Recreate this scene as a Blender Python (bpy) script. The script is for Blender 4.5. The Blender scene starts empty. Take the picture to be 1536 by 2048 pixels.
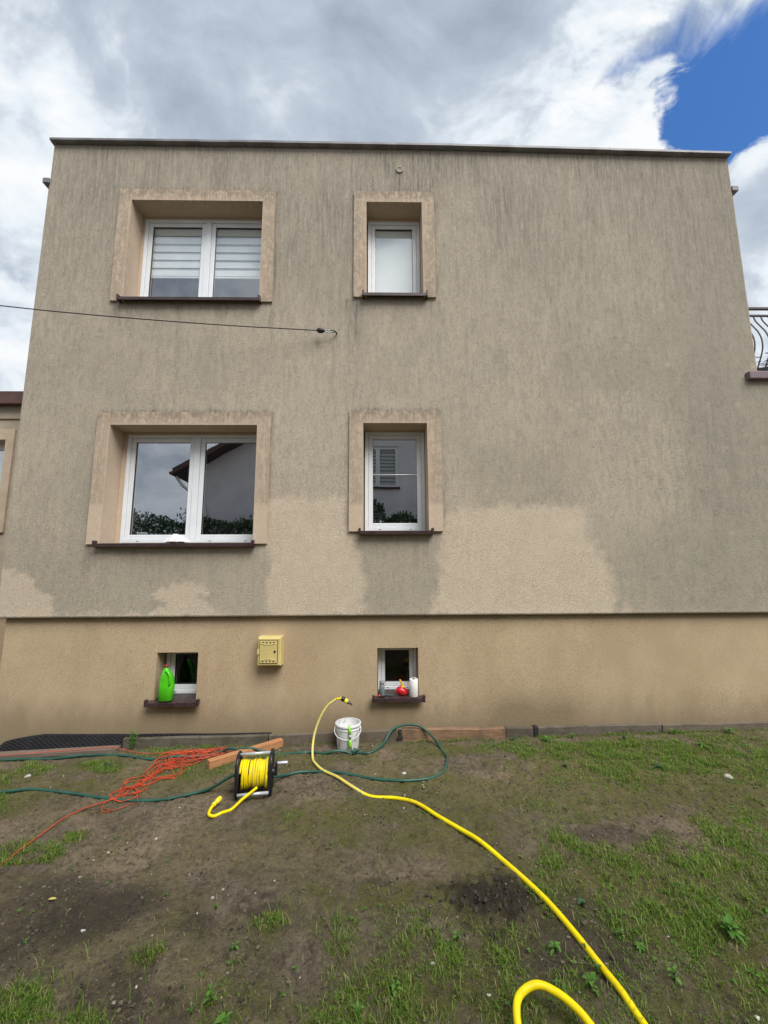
import bpy, bmesh, math, random
import numpy as np
from mathutils import Matrix, Vector
random.seed(7)
RNG = np.random.default_rng(11)
R = math.radians
SC = bpy.context.scene
COL = SC.collection

# ------------------------------------------------------------------ camera
cam_d = bpy.data.cameras.new("camera")
cam_d.sensor_fit = 'HORIZONTAL'
cam_d.sensor_width = 36.0
cam_d.lens = 825.2 / 1536 * 36.0
cam_d.clip_start = 0.05
cam_d.clip_end = 2000
cam = bpy.data.objects.new("camera", cam_d)
COL.objects.link(cam)
pi_, ro_, ya_ = 0.14039, -0.00504, 0.018056
Fv = Vector((math.sin(ya_) * math.cos(pi_), math.cos(ya_) * math.cos(pi_), math.sin(pi_)))
Rv = Vector((math.cos(ya_), -math.sin(ya_), 0))
Uv = Rv.cross(Fv)
R2 = Rv * math.cos(ro_) + Uv * math.sin(ro_)
U2 = -Rv * math.sin(ro_) + Uv * math.cos(ro_)
mw = Matrix((R2, U2, -Fv)).transposed().to_4x4()
mw.translation = Vector((0, -4.5, 1.70))
cam.matrix_world = mw
SC.camera = cam

# ------------------------------------------------------------------ view
SC.view_settings.view_transform = 'Standard'
SC.view_settings.look = 'None'
SC.view_settings.gamma = 1
SC.view_settings.exposure = 1.08
try:
    SC.view_settings.use_curve_mapping = False
except Exception:
    pass

# ------------------------------------------------------------------ world sky
SUN_EL, SUN_AZ = R(54), R(35)          # azimuth measured from straight behind the viewer towards the right
world = bpy.data.worlds.new("World")
SC.world = world
world.use_nodes = True
wt = world.node_tree
wt.nodes.clear()


class NT:
    """tiny expression helper for node trees"""
    def __init__(s, t): s.t = t
    def n(s, kind, **kw):
        x = s.t.nodes.new(kind)
        for k, v in kw.items(): setattr(x, k, v)
        return x
    def link(s, a, b):
        if isinstance(a, (int, float)): b.default_value = a
        elif isinstance(a, (tuple, list)):
            b.default_value = tuple(a) + ((1.0,) if len(b.default_value) == 4 and len(a) == 3 else ())
        else: s.t.links.new(a, b)
    def m(s, op, a, b=None, c=None, clamp=False):
        x = s.n('ShaderNodeMath', operation=op, use_clamp=clamp)
        s.link(a, x.inputs[0])
        if b is not None: s.link(b, x.inputs[1])
        if c is not None: s.link(c, x.inputs[2])
        return x.outputs[0]
    def ramp(s, v, a, b, lo=0.0, hi=1.0, smooth=True):
        x = s.n('ShaderNodeMapRange', interpolation_type='SMOOTHSTEP' if smooth else 'LINEAR')
        for i, q in enumerate((v, a, b, lo, hi)): s.link(q, x.inputs[i])
        return x.outputs[0]
    def mix(s, f, a, b, mode='MIX'):
        x = s.n('ShaderNodeMix', data_type='RGBA', blend_type=mode)
        s.link(f, x.inputs[0]); s.link(a, x.inputs[6]); s.link(b, x.inputs[7])
        return x.outputs[2]
    def noise(s, vec, scale, detail=4, rough=0.55, dist=0.0, out=0):
        x = s.n('ShaderNodeTexNoise')
        if vec is not None: s.link(vec, x.inputs['Vector'])
        x.inputs['Scale'].default_value = scale
        x.inputs['Detail'].default_value = detail
        x.inputs['Roughness'].default_value = rough
        x.inputs['Distortion'].default_value = dist
        return x.outputs[out]
    def comb(s, x, y, z=0.0):
        c = s.n('ShaderNodeCombineXYZ')
        for i, q in enumerate((x, y, z)): s.link(q, c.inputs[i])
        return c.outputs[0]
    def scale(s, vec, sx, sy, sz):
        v = s.n('ShaderNodeVectorMath', operation='MULTIPLY')
        s.link(vec, v.inputs[0]); v.inputs[1].default_value = (sx, sy, sz)
        return v.outputs[0]
    def attr(s, name):
        a = s.n('ShaderNodeAttribute', attribute_name=name)
        return a.outputs['Fac']


N = NT(wt)
sky = N.n('ShaderNodeTexSky', sky_type='NISHITA')
sky.sun_disc = False
sky.sun_elevation = SUN_EL
sky.sun_rotation = math.pi - SUN_AZ
sky.air_density = 1.0
sky.dust_density = 0.3
sky.ozone_density = 3.0
tc = N.n('ShaderNodeTexCoord')
sp = N.n('ShaderNodeSeparateXYZ')
N.link(tc.outputs['Generated'], sp.inputs[0])
zc = N.m('ADD', N.m('MAXIMUM', sp.outputs[2], 0.0), 0.12)
u = N.m('DIVIDE', sp.outputs[0], zc)
v = N.m('DIVIDE', sp.outputs[1], zc)
uv = N.comb(u, v)
# cloud shading: soft billows, slightly drawn out away from the viewer, lit from above
def cloud_p(dv):
    return N.comb(N.m('MULTIPLY', sp.outputs[0], 1.0), N.m('MULTIPLY', sp.outputs[1], 0.9), N.m('ADD', N.m('MULTIPLY', sp.outputs[2], 1.25), dv))
warp = N.noise(cloud_p(0.0), 2.0, 3, 0.5, 0, 1)
def billow(dv, sx, sy, sc, det, rough, off):
    wv = N.n('ShaderNodeVectorMath', operation='MULTIPLY_ADD')
    N.link(warp, wv.inputs[0]); wv.inputs[1].default_value = (0.20, 0.20, 0.18); N.link(cloud_p(dv + off), wv.inputs[2])
    return N.noise(N.scale(wv.outputs[0], sx, sy, 1.5), sc, det, rough, 0.15)
n1 = billow(0.0, 1.15, 2.0, 1.7, 6, 0.5, 0.0)
n2 = billow(0.0, 1.05, 2.1, 4.0, 8, 0.55, 3.0)
n2b = billow(0.07, 1.05, 2.1, 4.0, 8, 0.55, 3.0)
n3 = billow(0.0, 1.0, 2.1, 9.0, 8, 0.6, 6.0)
n3b = billow(0.035, 1.0, 2.1, 9.0, 8, 0.6, 6.0)
relief = N.m('ADD', N.m('SUBTRACT', n2b, n2), N.m('MULTIPLY', N.m('SUBTRACT', n3b, n3), 0.5))
low = N.ramp(sp.outputs[2], 0.86, 0.60)
bsum = N.m('ADD', N.m('MULTIPLY', n1, 0.95), N.m('MULTIPLY', n2, 0.42))
bsum = N.m('ADD', bsum, N.m('ADD', N.m('MULTIPLY', relief, 0.72), N.m('MULTIPLY', N.m('SUBTRACT', n3, 0.5), 0.10)))
bsum = N.m('ADD', bsum, N.m('SUBTRACT', N.m('MULTIPLY', low, 0.27), 0.11))
# gap in the cloud deck
nf = N.noise(N.scale(tc.outputs['Generated'], 0.85, 1.6, 1.4), 10.0, 9, 0.58, 0.35)
nf0 = N.m('MULTIPLY', N.m('SUBTRACT', nf, 0.5), 0.26)
nw = N.noise(N.scale(N.comb(u, v, 4.0), 6.5, 3.2, 1), 1.8, 7, 0.62, 0.5)
nw0 = N.m('MULTIPLY', N.m('SUBTRACT', nw, 0.5), 0.20)
d1 = N.m('ADD', N.m('SUBTRACT', v, N.m('ADD', 0.485, N.m('MULTIPLY', N.m('SUBTRACT', u, 0.6), -0.4356))), nw0)
d2 = N.m('SUBTRACT', N.m('MULTIPLY', N.m('SUBTRACT', u, 0.490), 0.79), N.m('MULTIPLY', N.m('SUBTRACT', v, 0.575), 0.61))
d2 = N.m('ADD', d2, nf0)
d3 = N.m('SUBTRACT', 0.765, N.m('ADD', u, N.m('MULTIPLY', N.m('SUBTRACT', v, 0.66), 0.62)))
d3 = N.m('ADD', d3, nf0)
d4 = N.m('ADD', N.m('SUBTRACT', 0.026, N.m('ABSOLUTE', N.m('SUBTRACT', v, N.m('ADD', 0.597, N.m('MULTIPLY', N.m('SUBTRACT', u, 0.40), -0.41))))), N.m('MULTIPLY', nf0, 0.35))
d4 = N.m('MINIMUM', d4, N.m('SUBTRACT', u, 0.398))
d4 = N.m('MINIMUM', d4, N.m('SUBTRACT', 0.56, u))
dA = N.m('MAXIMUM', N.m('MINIMUM', d2, d3), d4)
gapA = N.ramp(dA, -0.008, 0.026)
gapB = N.ramp(d1, -0.035, 0.075)
gap = N.m('MULTIPLY', gapA, gapB)
rimz = N.ramp(N.m('MINIMUM', dA, N.m('ADD', d1, 0.02)), -0.17, 0.0)
rim = N.m('ADD', N.m('MULTIPLY', rimz, 0.20), N.m('MULTIPLY', N.m('MULTIPLY', N.m('SUBTRACT', nf, 0.52), -1.3), rimz))
bsum = N.m('ADD', bsum, rim)
bsum = N.m('ADD', N.m('MULTIPLY', N.m('SUBTRACT', bsum, 0.72), 1.55), 0.645)
cr = N.n('ShaderNodeValToRGB')
N.link(bsum, cr.inputs[0])
e = cr.color_ramp.elements
e[0].position = 0.18; e[0].color = (0.175, 0.200, 0.240, 1)
e[1].position = 0.98; e[1].color = (0.455, 0.465, 0.475, 1)
a_ = cr.color_ramp.elements.new(0.42); a_.color = (0.215, 0.248, 0.295, 1)
a_ = cr.color_ramp.elements.new(0.60); a_.color = (0.255, 0.29, 0.335, 1)
a_ = cr.color_ramp.elements.new(0.80); a_.color = (0.385, 0.415, 0.445, 1)
bg_sky = N.n('ShaderNodeBackground')
N.link(N.mix(1.0, sky.outputs[0], (0.42, 0.70, 1.0), 'MULTIPLY'), bg_sky.inputs[0]); bg_sky.inputs[1].default_value = 0.085
bg_cl = N.n('ShaderNodeBackground')
N.link(cr.outputs[0], bg_cl.inputs[0]); bg_cl.inputs[1].default_value = 1.0
mx = N.n('ShaderNodeMixShader')
N.link(gap, mx.inputs[0]); N.link(bg_cl.outputs[0], mx.inputs[1]); N.link(bg_sky.outputs[0], mx.inputs[2])
wo = N.n('ShaderNodeOutputWorld')
N.link(mx.outputs[0], wo.inputs[0])

sun_d = bpy.data.lights.new("sun", 'SUN')
sun_d.energy = 2.1
sun_d.angle = R(38)
sun_d.color = (1.0, 0.975, 0.94)
sun = bpy.data.objects.new("sun", sun_d)
COL.objects.link(sun)
to_sun = Vector((math.sin(SUN_AZ) * math.cos(SUN_EL), -math.cos(SUN_AZ) * math.cos(SUN_EL), math.sin(SUN_EL)))
sun.rotation_euler = to_sun.to_track_quat('Z', 'Y').to_euler()
sun.location = (6, -12, 18)

# ------------------------------------------------------------------ noise
def vnoise(x, y, seed):
    g = np.random.default_rng(seed).random((256, 256))
    xi = np.floor(x).astype(int); yi = np.floor(y).astype(int)
    fx = x - xi; fy = y - yi
    fx = fx * fx * fx * (fx * (fx * 6 - 15) + 10); fy = fy * fy * fy * (fy * (fy * 6 - 15) + 10)
    xi &= 255; yi &= 255; x1 = (xi + 1) & 255; y1 = (yi + 1) & 255
    return (g[xi, yi] * (1 - fx) + g[x1, yi] * fx) * (1 - fy) + (g[xi, y1] * (1 - fx) + g[x1, y1] * fx) * fy
def fbm(x, y, s, oct=4, seed=0, rough=0.5):
    x = np.asarray(x, float); y = np.asarray(y, float)
    r = 0; a = 1; t = 0
    for i in range(oct):
        r = r + a * vnoise(x * s + 31.7 * i + 100, y * s + 17.3 * i + 100, seed + i); t += a
        a *= rough; s *= 2.03
    return r / t
def sm(v, a, b):
    t = np.clip((v - a) / (b - a), 0, 1)
    return t * t * (3 - 2 * t)
def polydist(px, py, poly):
    """signed distance, positive inside"""
    n = len(poly); d = np.full(px.shape, 1e9); ins = np.zeros(px.shape, bool)
    for i in range(n):
        ax, ay = poly[i]; bx, by = poly[(i + 1) % n]
        ex, ey = bx - ax, by - ay
        wx, wy = px - ax, py - ay
        t = np.clip((wx * ex + wy * ey) / (ex * ex + ey * ey + 1e-12), 0, 1)
        d = np.minimum(d, np.hypot(wx - ex * t, wy - ey * t))
        c = ((ay > py) != (by > py)) & (px < (bx - ax) * (py - ay) / ((by - ay) if by != ay else 1e-9) + ax)
        ins ^= c
    return np.where(ins, d, -d)

# ground height: gentle rise to the right, trodden unevenness, a spaded clod patch
def gz(x, y):
    x = np.asarray(x, float); y = np.asarray(y, float)
    near = sm(np.hypot(x, y + 2), 14, 5)
    wall = sm(y, -0.55, -0.10)
    z = 0.012 * np.clip(x, -12, 12) + wall * (0.005 * np.clip(x, -5, 5) - 0.004)
    z = z + near * (1 - 0.72 * wall) * ((fbm(x, y, 1.1, 3, 5) - 0.5) * 0.07 + (fbm(x, y, 5.5, 3, 9) - 0.5) * 0.030)
    z = z + near * ((fbm(x, y, 19, 4, 13, 0.7) - 0.5) * 0.026 - 0.010 * sm(fbm(x, y, 26, 2, 17), .60, .75))
    q = np.exp(-(((x - 0.56) / 0.24) ** 2 + ((y + 2.12) / 0.15) ** 2))
    z = z + q * (fbm(x, y, 15, 4, 21, 0.7) - 0.35) * 0.13
    z = z + np.exp(-(((x + 1.1) / 0.2) ** 2 + ((y + 2.55) / 0.2) ** 2)) * (fbm(x, y, 18, 3, 27) - 0.55) * 0.06
    return z
def gz1(x, y): return float(gz(np.array([x]), np.array([y]))[0])

# ------------------------------------------------------------------ mesh builder
class MB:
    def __init__(s): s.v = []; s.f = []; s.mi = []; s.sm = []
    def add(s, vs, fs, mi=0, smooth=False):
        o = len(s.v); s.v.extend([tuple(map(float, q)) for q in vs])
        for f in fs:
            s.f.append(tuple(i + o for i in f)); s.mi.append(mi); s.sm.append(smooth)
        return s
    def box(s, x0, x1, y0, y1, z0, z1, mi=0):
        v = [(x, y, z) for x in (x0, x1) for y in (y0, y1) for z in (z0, z1)]
        return s.add(v, [(0, 1, 3, 2), (4, 6, 7, 5), (0, 4, 5, 1), (2, 3, 7, 6), (0, 2, 6, 4), (1, 5, 7, 3)], mi)
    def bbox(s, x0, x1, y0, y1, z0, z1, b=0.005, mi=0):
        """box with bevelled edges"""
        bm = bmesh.new(); bmesh.ops.create_cube(bm, size=1)
        for q in bm.verts: q.co = Vector(((x0 + x1) / 2 + q.co.x * (x1 - x0), (y0 + y1) / 2 + q.co.y * (y1 - y0), (z0 + z1) / 2 + q.co.z * (z1 - z0)))
        bmesh.ops.bevel(bm, geom=bm.edges[:], offset=b, segments=2, affect='EDGES', profile=0.5)
        bm.verts.index_update()
        s.add([q.co for q in bm.verts], [[q.index for q in f.verts] for f in bm.faces], mi, False); bm.free()
        return s
    def quad(s, a, b, c, d, mi=0): return s.add([a, b, c, d], [(0, 1, 2, 3)], mi)
    def tube(s, pts, r, n=8, mi=0, closed=False, caps=True):
        P = [Vector(p) for p in pts]; k = len(P)
        rr = r if hasattr(r, '__len__') else [r] * k
        up = Vector((0, 0, 1)); vs = []; prev = None
        for i in range(k):
            t = (P[(i + 1) % k] - P[i - 1]) if closed else (P[min(i + 1, k - 1)] - P[max(i - 1, 0)])
            if t.length < 1e-9: t = Vector((1, 0, 0))
            t.normalize()
            if prev is None:
                a = t.cross(up)
                if a.length < 1e-3: a = t.cross(Vector((0, 1, 0)))
            else:
                a = prev - t * prev.dot(t)
                if a.length < 1e-4: a = t.cross(up)
            a.normalize(); prev = a; b = t.cross(a)
            for j in range(n):
                w = 2 * math.pi * j / n
                vs.append(P[i] + (a * math.cos(w) + b * math.sin(w)) * rr[i])
        fs = []
        for i in range(k if closed else k - 1):
            i2 = (i + 1) % k
            for j in range(n):
                fs.append((i * n + j, i * n + (j + 1) % n, i2 * n + (j + 1) % n, i2 * n + j))
        s.add(vs, fs, mi, True)
        if caps and not closed:
            o = len(s.v) - len(vs)
            s.f.append(tuple(o + j for j in range(n))[::-1]); s.mi.append(mi); s.sm.append(False)
            s.f.append(tuple(o + (k - 1) * n + j for j in range(n))); s.mi.append(mi); s.sm.append(False)
        return s
    def lathe(s, prof, c=(0, 0, 0), n=24, mi=0, axis='z', smooth=True):
        vs = []
        for r, h in prof:
            for j in range(n):
                w = 2 * math.pi * j / n
                if axis == 'z': vs.append((c[0] + r * math.cos(w), c[1] + r * math.sin(w), c[2] + h))
                elif axis == 'y': vs.append((c[0] + r * math.cos(w), c[1] + h, c[2] + r * math.sin(w)))
                else: vs.append((c[0] + h, c[1] + r * math.cos(w), c[2] + r * math.sin(w)))
        fs = [(i * n + j, i * n + (j + 1) % n, (i + 1) * n + (j + 1) % n, (i + 1) * n + j) for i in range(len(prof) - 1) for j in range(n)]
        return s.add(vs, fs, mi, smooth)
    def xform(s, M):
        s.v = [tuple(M @ Vector(q)) for q in s.v]; return s
ORG = {}
def link(name, data, parent=None):
    o = bpy.data.objects.new(name, data); COL.objects.link(o)
    if parent is not None: o.parent = parent
    return o
def obj(name, mb, mats, parent=None, loc=None):
    """ONE mesh object; vertices are written in world axes, the thing's base becomes the origin"""
    if parent is not None: org = ORG[parent.name]
    else: org = Vector(loc) if loc is not None else Vector((0, 0, 0))
    me = bpy.data.meshes.new(name)
    me.from_pydata([tuple(Vector(q) - org) for q in mb.v], [], mb.f)
    for m_ in (mats if isinstance(mats, (list, tuple)) else [mats]): me.materials.append(m_)
    me.polygons.foreach_set('material_index', mb.mi)
    me.polygons.foreach_set('use_smooth', mb.sm)
    bm = bmesh.new(); bm.from_mesh(me); bmesh.ops.recalc_face_normals(bm, faces=bm.faces); bm.to_mesh(me); bm.free()
    me.update()
    o = link(name, me, parent)
    if parent is None: o.location = org
    ORG[o.name] = org
    return o
def tag(o, label, cat, group=None, kind=None):
    if label: o['label'] = label
    if cat: o['category'] = cat
    if group: o['group'] = group
    if kind: o['kind'] = kind
    return o
def thing(name, label, cat, loc, group=None):
    o = link(name, None); o.location = loc; o.empty_display_size = 0.1
    ORG[o.name] = Vector(loc)
    return tag(o, label, cat, group)
def struct(o): o['kind'] = 'structure'; return o
def fast_mesh(name, V, loops, starts, totals, mats, attrs=None, smooth=False):
    me = bpy.data.meshes.new(name)
    me.vertices.add(len(V)); me.vertices.foreach_set('co', np.asarray(V, np.float32).ravel())
    me.loops.add(len(loops)); me.loops.foreach_set('vertex_index', np.asarray(loops, np.int32))
    me.polygons.add(len(starts)); me.polygons.foreach_set('loop_start', np.asarray(starts, np.int32))
    try: me.polygons.foreach_set('loop_total', np.asarray(totals, np.int32))
    except Exception: pass
    me.polygons.foreach_set('use_smooth', np.full(len(starts), smooth))
    for m_ in mats: me.materials.append(m_)
    for k, a in (attrs or {}).items():
        at = me.attributes.new(k, 'FLOAT', 'POINT'); at.data.foreach_set('value', np.asarray(a, np.float32).ravel())
    me.update(calc_edges=True); me.validate()
    return me
def smooth_path(pts, k=8):
    P = [np.array(p, float) for p in pts]; out = []
    for i in range(len(P) - 1):
        p0 = P[max(i - 1, 0)]; p1 = P[i]; p2 = P[i + 1]; p3 = P[min(i + 2, len(P) - 1)]
        d1 = max(np.linalg.norm(p1 - p0), 1e-6) ** .5; d2 = max(np.linalg.norm(p2 - p1), 1e-6) ** .5; d3 = max(np.linalg.norm(p3 - p2), 1e-6) ** .5
        m1 = (p2 - p1) if i == 0 else ((p1 - p0) / d1 - (p2 - p0) / (d1 + d2) + (p2 - p1) / d2) * d2
        m2 = (p2 - p1) if i == len(P) - 2 else ((p2 - p1) / d2 - (p3 - p1) / (d2 + d3) + (p3 - p2) / d3) * d2
        for j in range(k):
            t = j / k; t2 = t * t; t3 = t2 * t
            out.append((2 * t3 - 3 * t2 + 1) * p1 + (t3 - 2 * t2 + t) * m1 + (-2 * t3 + 3 * t2) * p2 + (t3 - t2) * m2)
    out.append(P[-1]); return out
def on_ground(xy, r, lift=0.0):
    """points (x, y) or (x, y, extra height) laid on the soil"""
    out = []
    for q in xy:
        h = q[2] if len(q) > 2 else lift
        out.append((q[0], q[1], gz1(q[0], q[1]) + r * 0.85 + h))
    return out

# ------------------------------------------------------------------ materials
def new_mat(name):
    m_ = bpy.data.materials.new(name); m_.use_nodes = True
    t = m_.node_tree; b = t.nodes['Principled BSDF']
    return m_, NT(t), b
def objco(n): return n.n('ShaderNodeTexCoord').outputs['Object']
def bump(n, b, h, strength=0.3, dist=0.01):
    x = n.n('ShaderNodeBump'); x.inputs['Strength'].default_value = strength; x.inputs['Distance'].default_value = dist
    n.link(h, x.inputs['Height']); n.link(x.outputs[0], b.inputs['Normal'])
def simple(name, c, rough=0.6, var=0.25, scale=14, bs=0.0, bscale=60, metal=0.0, stretch=(1, 1, 1), spec=0.5):
    m_, n, b = new_mat(name)
    co = n.scale(objco(n), *stretch)
    f = n.noise(co, scale, 5, 0.6)
    f2 = n.ramp(f, 0.3, 0.72)
    d = tuple(q * (1 - var) for q in c); l = tuple(min(1, q * (1 + var * 0.5)) for q in c)
    n.link(n.mix(f2, d, l), b.inputs['Base Color'])
    b.inputs['Roughness'].default_value = rough; b.inputs['Metallic'].default_value = metal
    b.inputs['Specular IOR Level'].default_value = spec
    if bs: bump(n, b, n.noise(co, bscale, 4, 0.6), bs, 0.006)
    return m_

def facade_mat():
    m_, n, b = new_mat('weathered_stucco')
    co = objco(n)
    dirt = n.attr('dirt'); dark = n.attr('dark'); green = n.attr('green')
    g1 = n.noise(co, 70, 4, 0.7)
    g2 = n.noise(n.scale(co, 1, 1, 0.7), 8, 6, 0.65, 0.8)
    g3 = n.noise(n.scale(co, 1.8, 1, 0.4), 13, 5, 0.65, 0.4)
    dd = n.m('ADD', dirt, n.m('MULTIPLY', n.m('SUBTRACT', g2, 0.5), 0.85))
    dd = n.m('MULTIPLY', dd, n.ramp(dirt, 0.0, 0.25), clamp=True)
    clean = n.mix(n.ramp(g2, 0.3, 0.7), (0.555, 0.455, 0.338), (0.610, 0.510, 0.390))
    dirty = n.mix(n.ramp(n.m('ADD', g3, n.m('MULTIPLY', green, 0.25)), 0.35, 0.75), (0.452, 0.391, 0.307), (0.352, 0.306, 0.242))
    grey = n.mix(green, dirty, (0.322, 0.297, 0.236))
    c = n.mix(dd, clean, grey)
    sa = n.noise(n.scale(co, 1.0, 1, 0.055), 34, 3, 0.6, 0.2); sb = n.noise(n.scale(co, 1.0, 1, 0.13), 75, 4, 0.65, 0.3)
    sk = n.ramp(n.m('ADD', n.m('MULTIPLY', sa, 0.55), n.m('MULTIPLY', sb, 0.5)), 0.38, 0.74)
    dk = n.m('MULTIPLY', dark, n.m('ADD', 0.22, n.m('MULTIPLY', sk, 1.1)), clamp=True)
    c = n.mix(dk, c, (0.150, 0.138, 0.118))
    g4 = n.noise(n.scale(co, 1.0, 1, 0.62), 27, 5, 0.66, 1.3)
    c = n.mix(n.m('MULTIPLY', n.m('MULTIPLY', n.ramp(g4, 0.46, 0.66), n.m('ADD', 0.25, n.m('MULTIPLY', dd, 0.75))), 0.38), c, (0.175, 0.16, 0.13))
    # render grain: pits are darker, raised grains paler
    c = n.mix(n.m('MULTIPLY', n.ramp(g1, 0.52, 0.36), 0.42), c, (0.20, 0.18, 0.145))
    c = n.mix(n.m('MULTIPLY', n.ramp(g1, 0.56, 0.72), 0.16), c, (0.64, 0.56, 0.45))
    n.link(c, b.inputs['Base Color'])
    b.inputs['Roughness'].default_value = 0.92; b.inputs['Specular IOR Level'].default_value = 0.2
    # scratched worm-track relief
    w = n.noise(n.scale(co, 1, 1, 0.8), 34, 3, 0.5, 1.8)
    ridge = n.m('ABSOLUTE', n.m('SUBTRACT', w, 0.5))
    h = n.m('ADD', n.m('MULTIPLY', n.ramp(ridge, 0.0, 0.09), 0.6), n.m('MULTIPLY', g1, 0.8))
    bump(n, b, h, 0.55, 0.006)
    return m_
M_facade = facade_mat()

def plinth_mat():
    m_, n, b = new_mat('tan_plinth_render')
    co = objco(n); s_ = n.n('ShaderNodeSeparateXYZ'); n.link(co, s_.inputs[0])
    g1 = n.noise(co, 105, 3, 0.7); g2 = n.noise(n.scale(co, 1, 1, 0.6), 2.2, 5, 0.6); g3 = n.noise(n.scale(co, 1.6, 1, 0.5), 3.4, 6, 0.65, 0.5)
    c = n.mix(n.ramp(g2, 0.35, 0.65), (0.435, 0.325, 0.205), (0.495, 0.378, 0.245))
    # splash dirt rising from the soil, heaviest on two damp stretches
    zz = n.m('ADD', s_.outputs[2], n.m('MULTIPLY', n.m('SUBTRACT', g3, 0.5), 0.42))
    damp = n.attr('dirt')
    sp_ = n.m('MULTIPLY', n.ramp(zz, 0.50, 0.03), 0.78)
    sp_ = n.m('MAXIMUM', sp_, damp)
    c = n.mix(n.m('MULTIPLY', sp_, 0.85, clamp=True), c, (0.175, 0.140, 0.080))
    c = n.mix(n.m('MULTIPLY', n.ramp(g1, 0.50, 0.34), 0.5), c, (0.17, 0.115, 0.06))
    c = n.mix(n.m('MULTIPLY', n.ramp(g1, 0.57, 0.70), 0.25), c, (0.58, 0.46, 0.33))
    n.link(c, b.inputs['Base Color']); b.inputs['Roughness'].default_value = 0.85; b.inputs['Specular IOR Level'].default_value = 0.3
    bump(n, b, g1, 0.5, 0.005)
    return m_
M_plinth = plinth_mat()

def surround_mat():
    m_, n, b = new_mat('peach_surround_render')
    co = objco(n); dirt = n.attr('dirt')
    g1 = n.noise(co, 90, 4, 0.7); g2 = n.noise(n.scale(co, 1.2, 1, 0.9), 13, 6, 0.7, 0.8); g3 = n.noise(n.scale(co, 7, 1, 0.30), 9, 5, 0.6)
    c = n.mix(n.ramp(g2, 0.3, 0.7), (0.535, 0.415, 0.305), (0.590, 0.470, 0.355))
    dd = n.m('MULTIPLY', dirt, n.ramp(n.m('ADD', g2, n.m('MULTIPLY', n.m('SUBTRACT', g3, 0.5), 0.45)), 0.26, 0.62), clamp=True)
    c = n.mix(n.m('MULTIPLY', dd, 0.9), c, (0.225, 0.190, 0.145))
    c = n.mix(n.m('MULTIPLY', n.ramp(g1, 0.50, 0.33), 0.35), c, (0.2, 0.15, 0.1))
    n.link(c, b.inputs['Base Color']); b.inputs['Roughness'].default_value = 0.9; b.inputs['Specular IOR Level'].default_value = 0.2
    bump(n, b, g1, 0.35, 0.004)
    return m_
M_surround = surround_mat()

def glass_mat(name, base=0.2, tint=(0.86, 0.92, 0.90)):
    m_, n, b = new_mat(name); t = m_.node_tree; t.nodes.remove(b)
    fr = n.n('ShaderNodeLayerWeight'); fr.inputs[0].default_value = 0.5; fres = n.m('MULTIPLY', n.m('POWER', fr.outputs['Facing'], 5.0), 0.9)
    co = objco(n)
    w = n.noise(co, 1.3, 2, 0.5)
    bp = n.n('ShaderNodeBump'); bp.inputs['Strength'].default_value = 0.12; bp.inputs['Distance'].default_value = 0.01
    n.link(w, bp.inputs['Height'])
    g = n.n('ShaderNodeBsdfGlossy'); g.inputs['Roughness'].default_value = 0.0; g.inputs['Color'].default_value = (0.93, 0.95, 1.0, 1)
    n.link(bp.outputs[0], g.inputs['Normal'])
    tr = n.n('ShaderNodeBsdfTransparent'); tr.inputs['Color'].default_value = (*tint, 1)
    f = n.m('ADD', fres, base + 0.04, clamp=True)
    x = n.n('ShaderNodeMixShader'); n.link(f, x.inputs[0]); n.link(tr.outputs[0], x.inputs[1]); n.link(g.outputs[0], x.inputs[2])
    n.link(x.outputs[0], t.nodes['Material Output'].inputs[0])
    return m_
M_glass = glass_mat('window_glass', 0.36)
M_glass_up = glass_mat('upper_window_glass', 0.25, (0.95, 0.97, 0.96))
M_glass_low = glass_mat('cellar_glass', 0.0, (0.55, 0.6, 0.58))
M_pvc = simple('white_pvc', (0.78, 0.80, 0.82), 0.35, 0.05, 5)
M_seal = simple('rubber_seal', (0.03, 0.03, 0.03), 0.6)
M_sill = simple('brown_coated_steel', (0.050, 0.028, 0.027), 0.38, 0.35, 9, 0.05, 40)
M_sill_dusty = simple('dusty_brown_steel', (0.050, 0.029, 0.031), 0.42, 0.45, 18, 0.05, 40)
M_room = simple('dim_room', (0.030, 0.030, 0.032), 0.9)
M_zinc = simple('weathered_zinc', (0.20, 0.195, 0.205), 0.55, 0.35, 4, 0.1, 20, 0.2, (1, 1, 1))
M_zinc_dark = simple('grey_coated_cap', (0.20, 0.19, 0.20), 0.6, 0.3, 6)
M_blind = simple('white_blind_fabric', (0.86, 0.89, 0.88), 0.8, 0.04, 6)
M_sheer = simple('grey_sheer_fabric', (0.48, 0.53, 0.52), 0.8, 0.08, 6)
M_black = simple('black_plastic', (0.014, 0.014, 0.018), 0.38, 0.3, 20)
M_membrane = simple('black_dimpled_membrane', (0.013, 0.013, 0.015), 0.6, 0.4, 6, spec=0.25)
M_yellowbox = simple('yellow_meter_box', (0.62, 0.50, 0.20), 0.45, 0.10, 6)
M_hole = simple('dark_hole', (0.012, 0.008, 0.004), 0.9)
M_jug = simple('bright_green_plastic', (0.075, 0.50, 0.012), 0.25, 0.08, 8)
M_red = simple('red_plastic', (0.55, 0.012, 0.018), 0.3, 0.15, 14)
M_capred = simple('dark_red_cap', (0.30, 0.02, 0.015), 0.4, 0.15, 14)
M_gold = simple('orange_yellow_plastic', (0.80, 0.40, 0.03), 0.4, 0.1, 14)
M_paper = simple('white_paper', (0.74, 0.73, 0.69), 0.9, 0.05, 30, 0.15, 90)
M_clear = simple('cloudy_grey_plastic', (0.20, 0.24, 0.25), 0.25, 0.15, 20)
M_slate = simple('dark_grey_tool', (0.06, 0.08, 0.085), 0.45, 0.3, 20)
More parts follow.
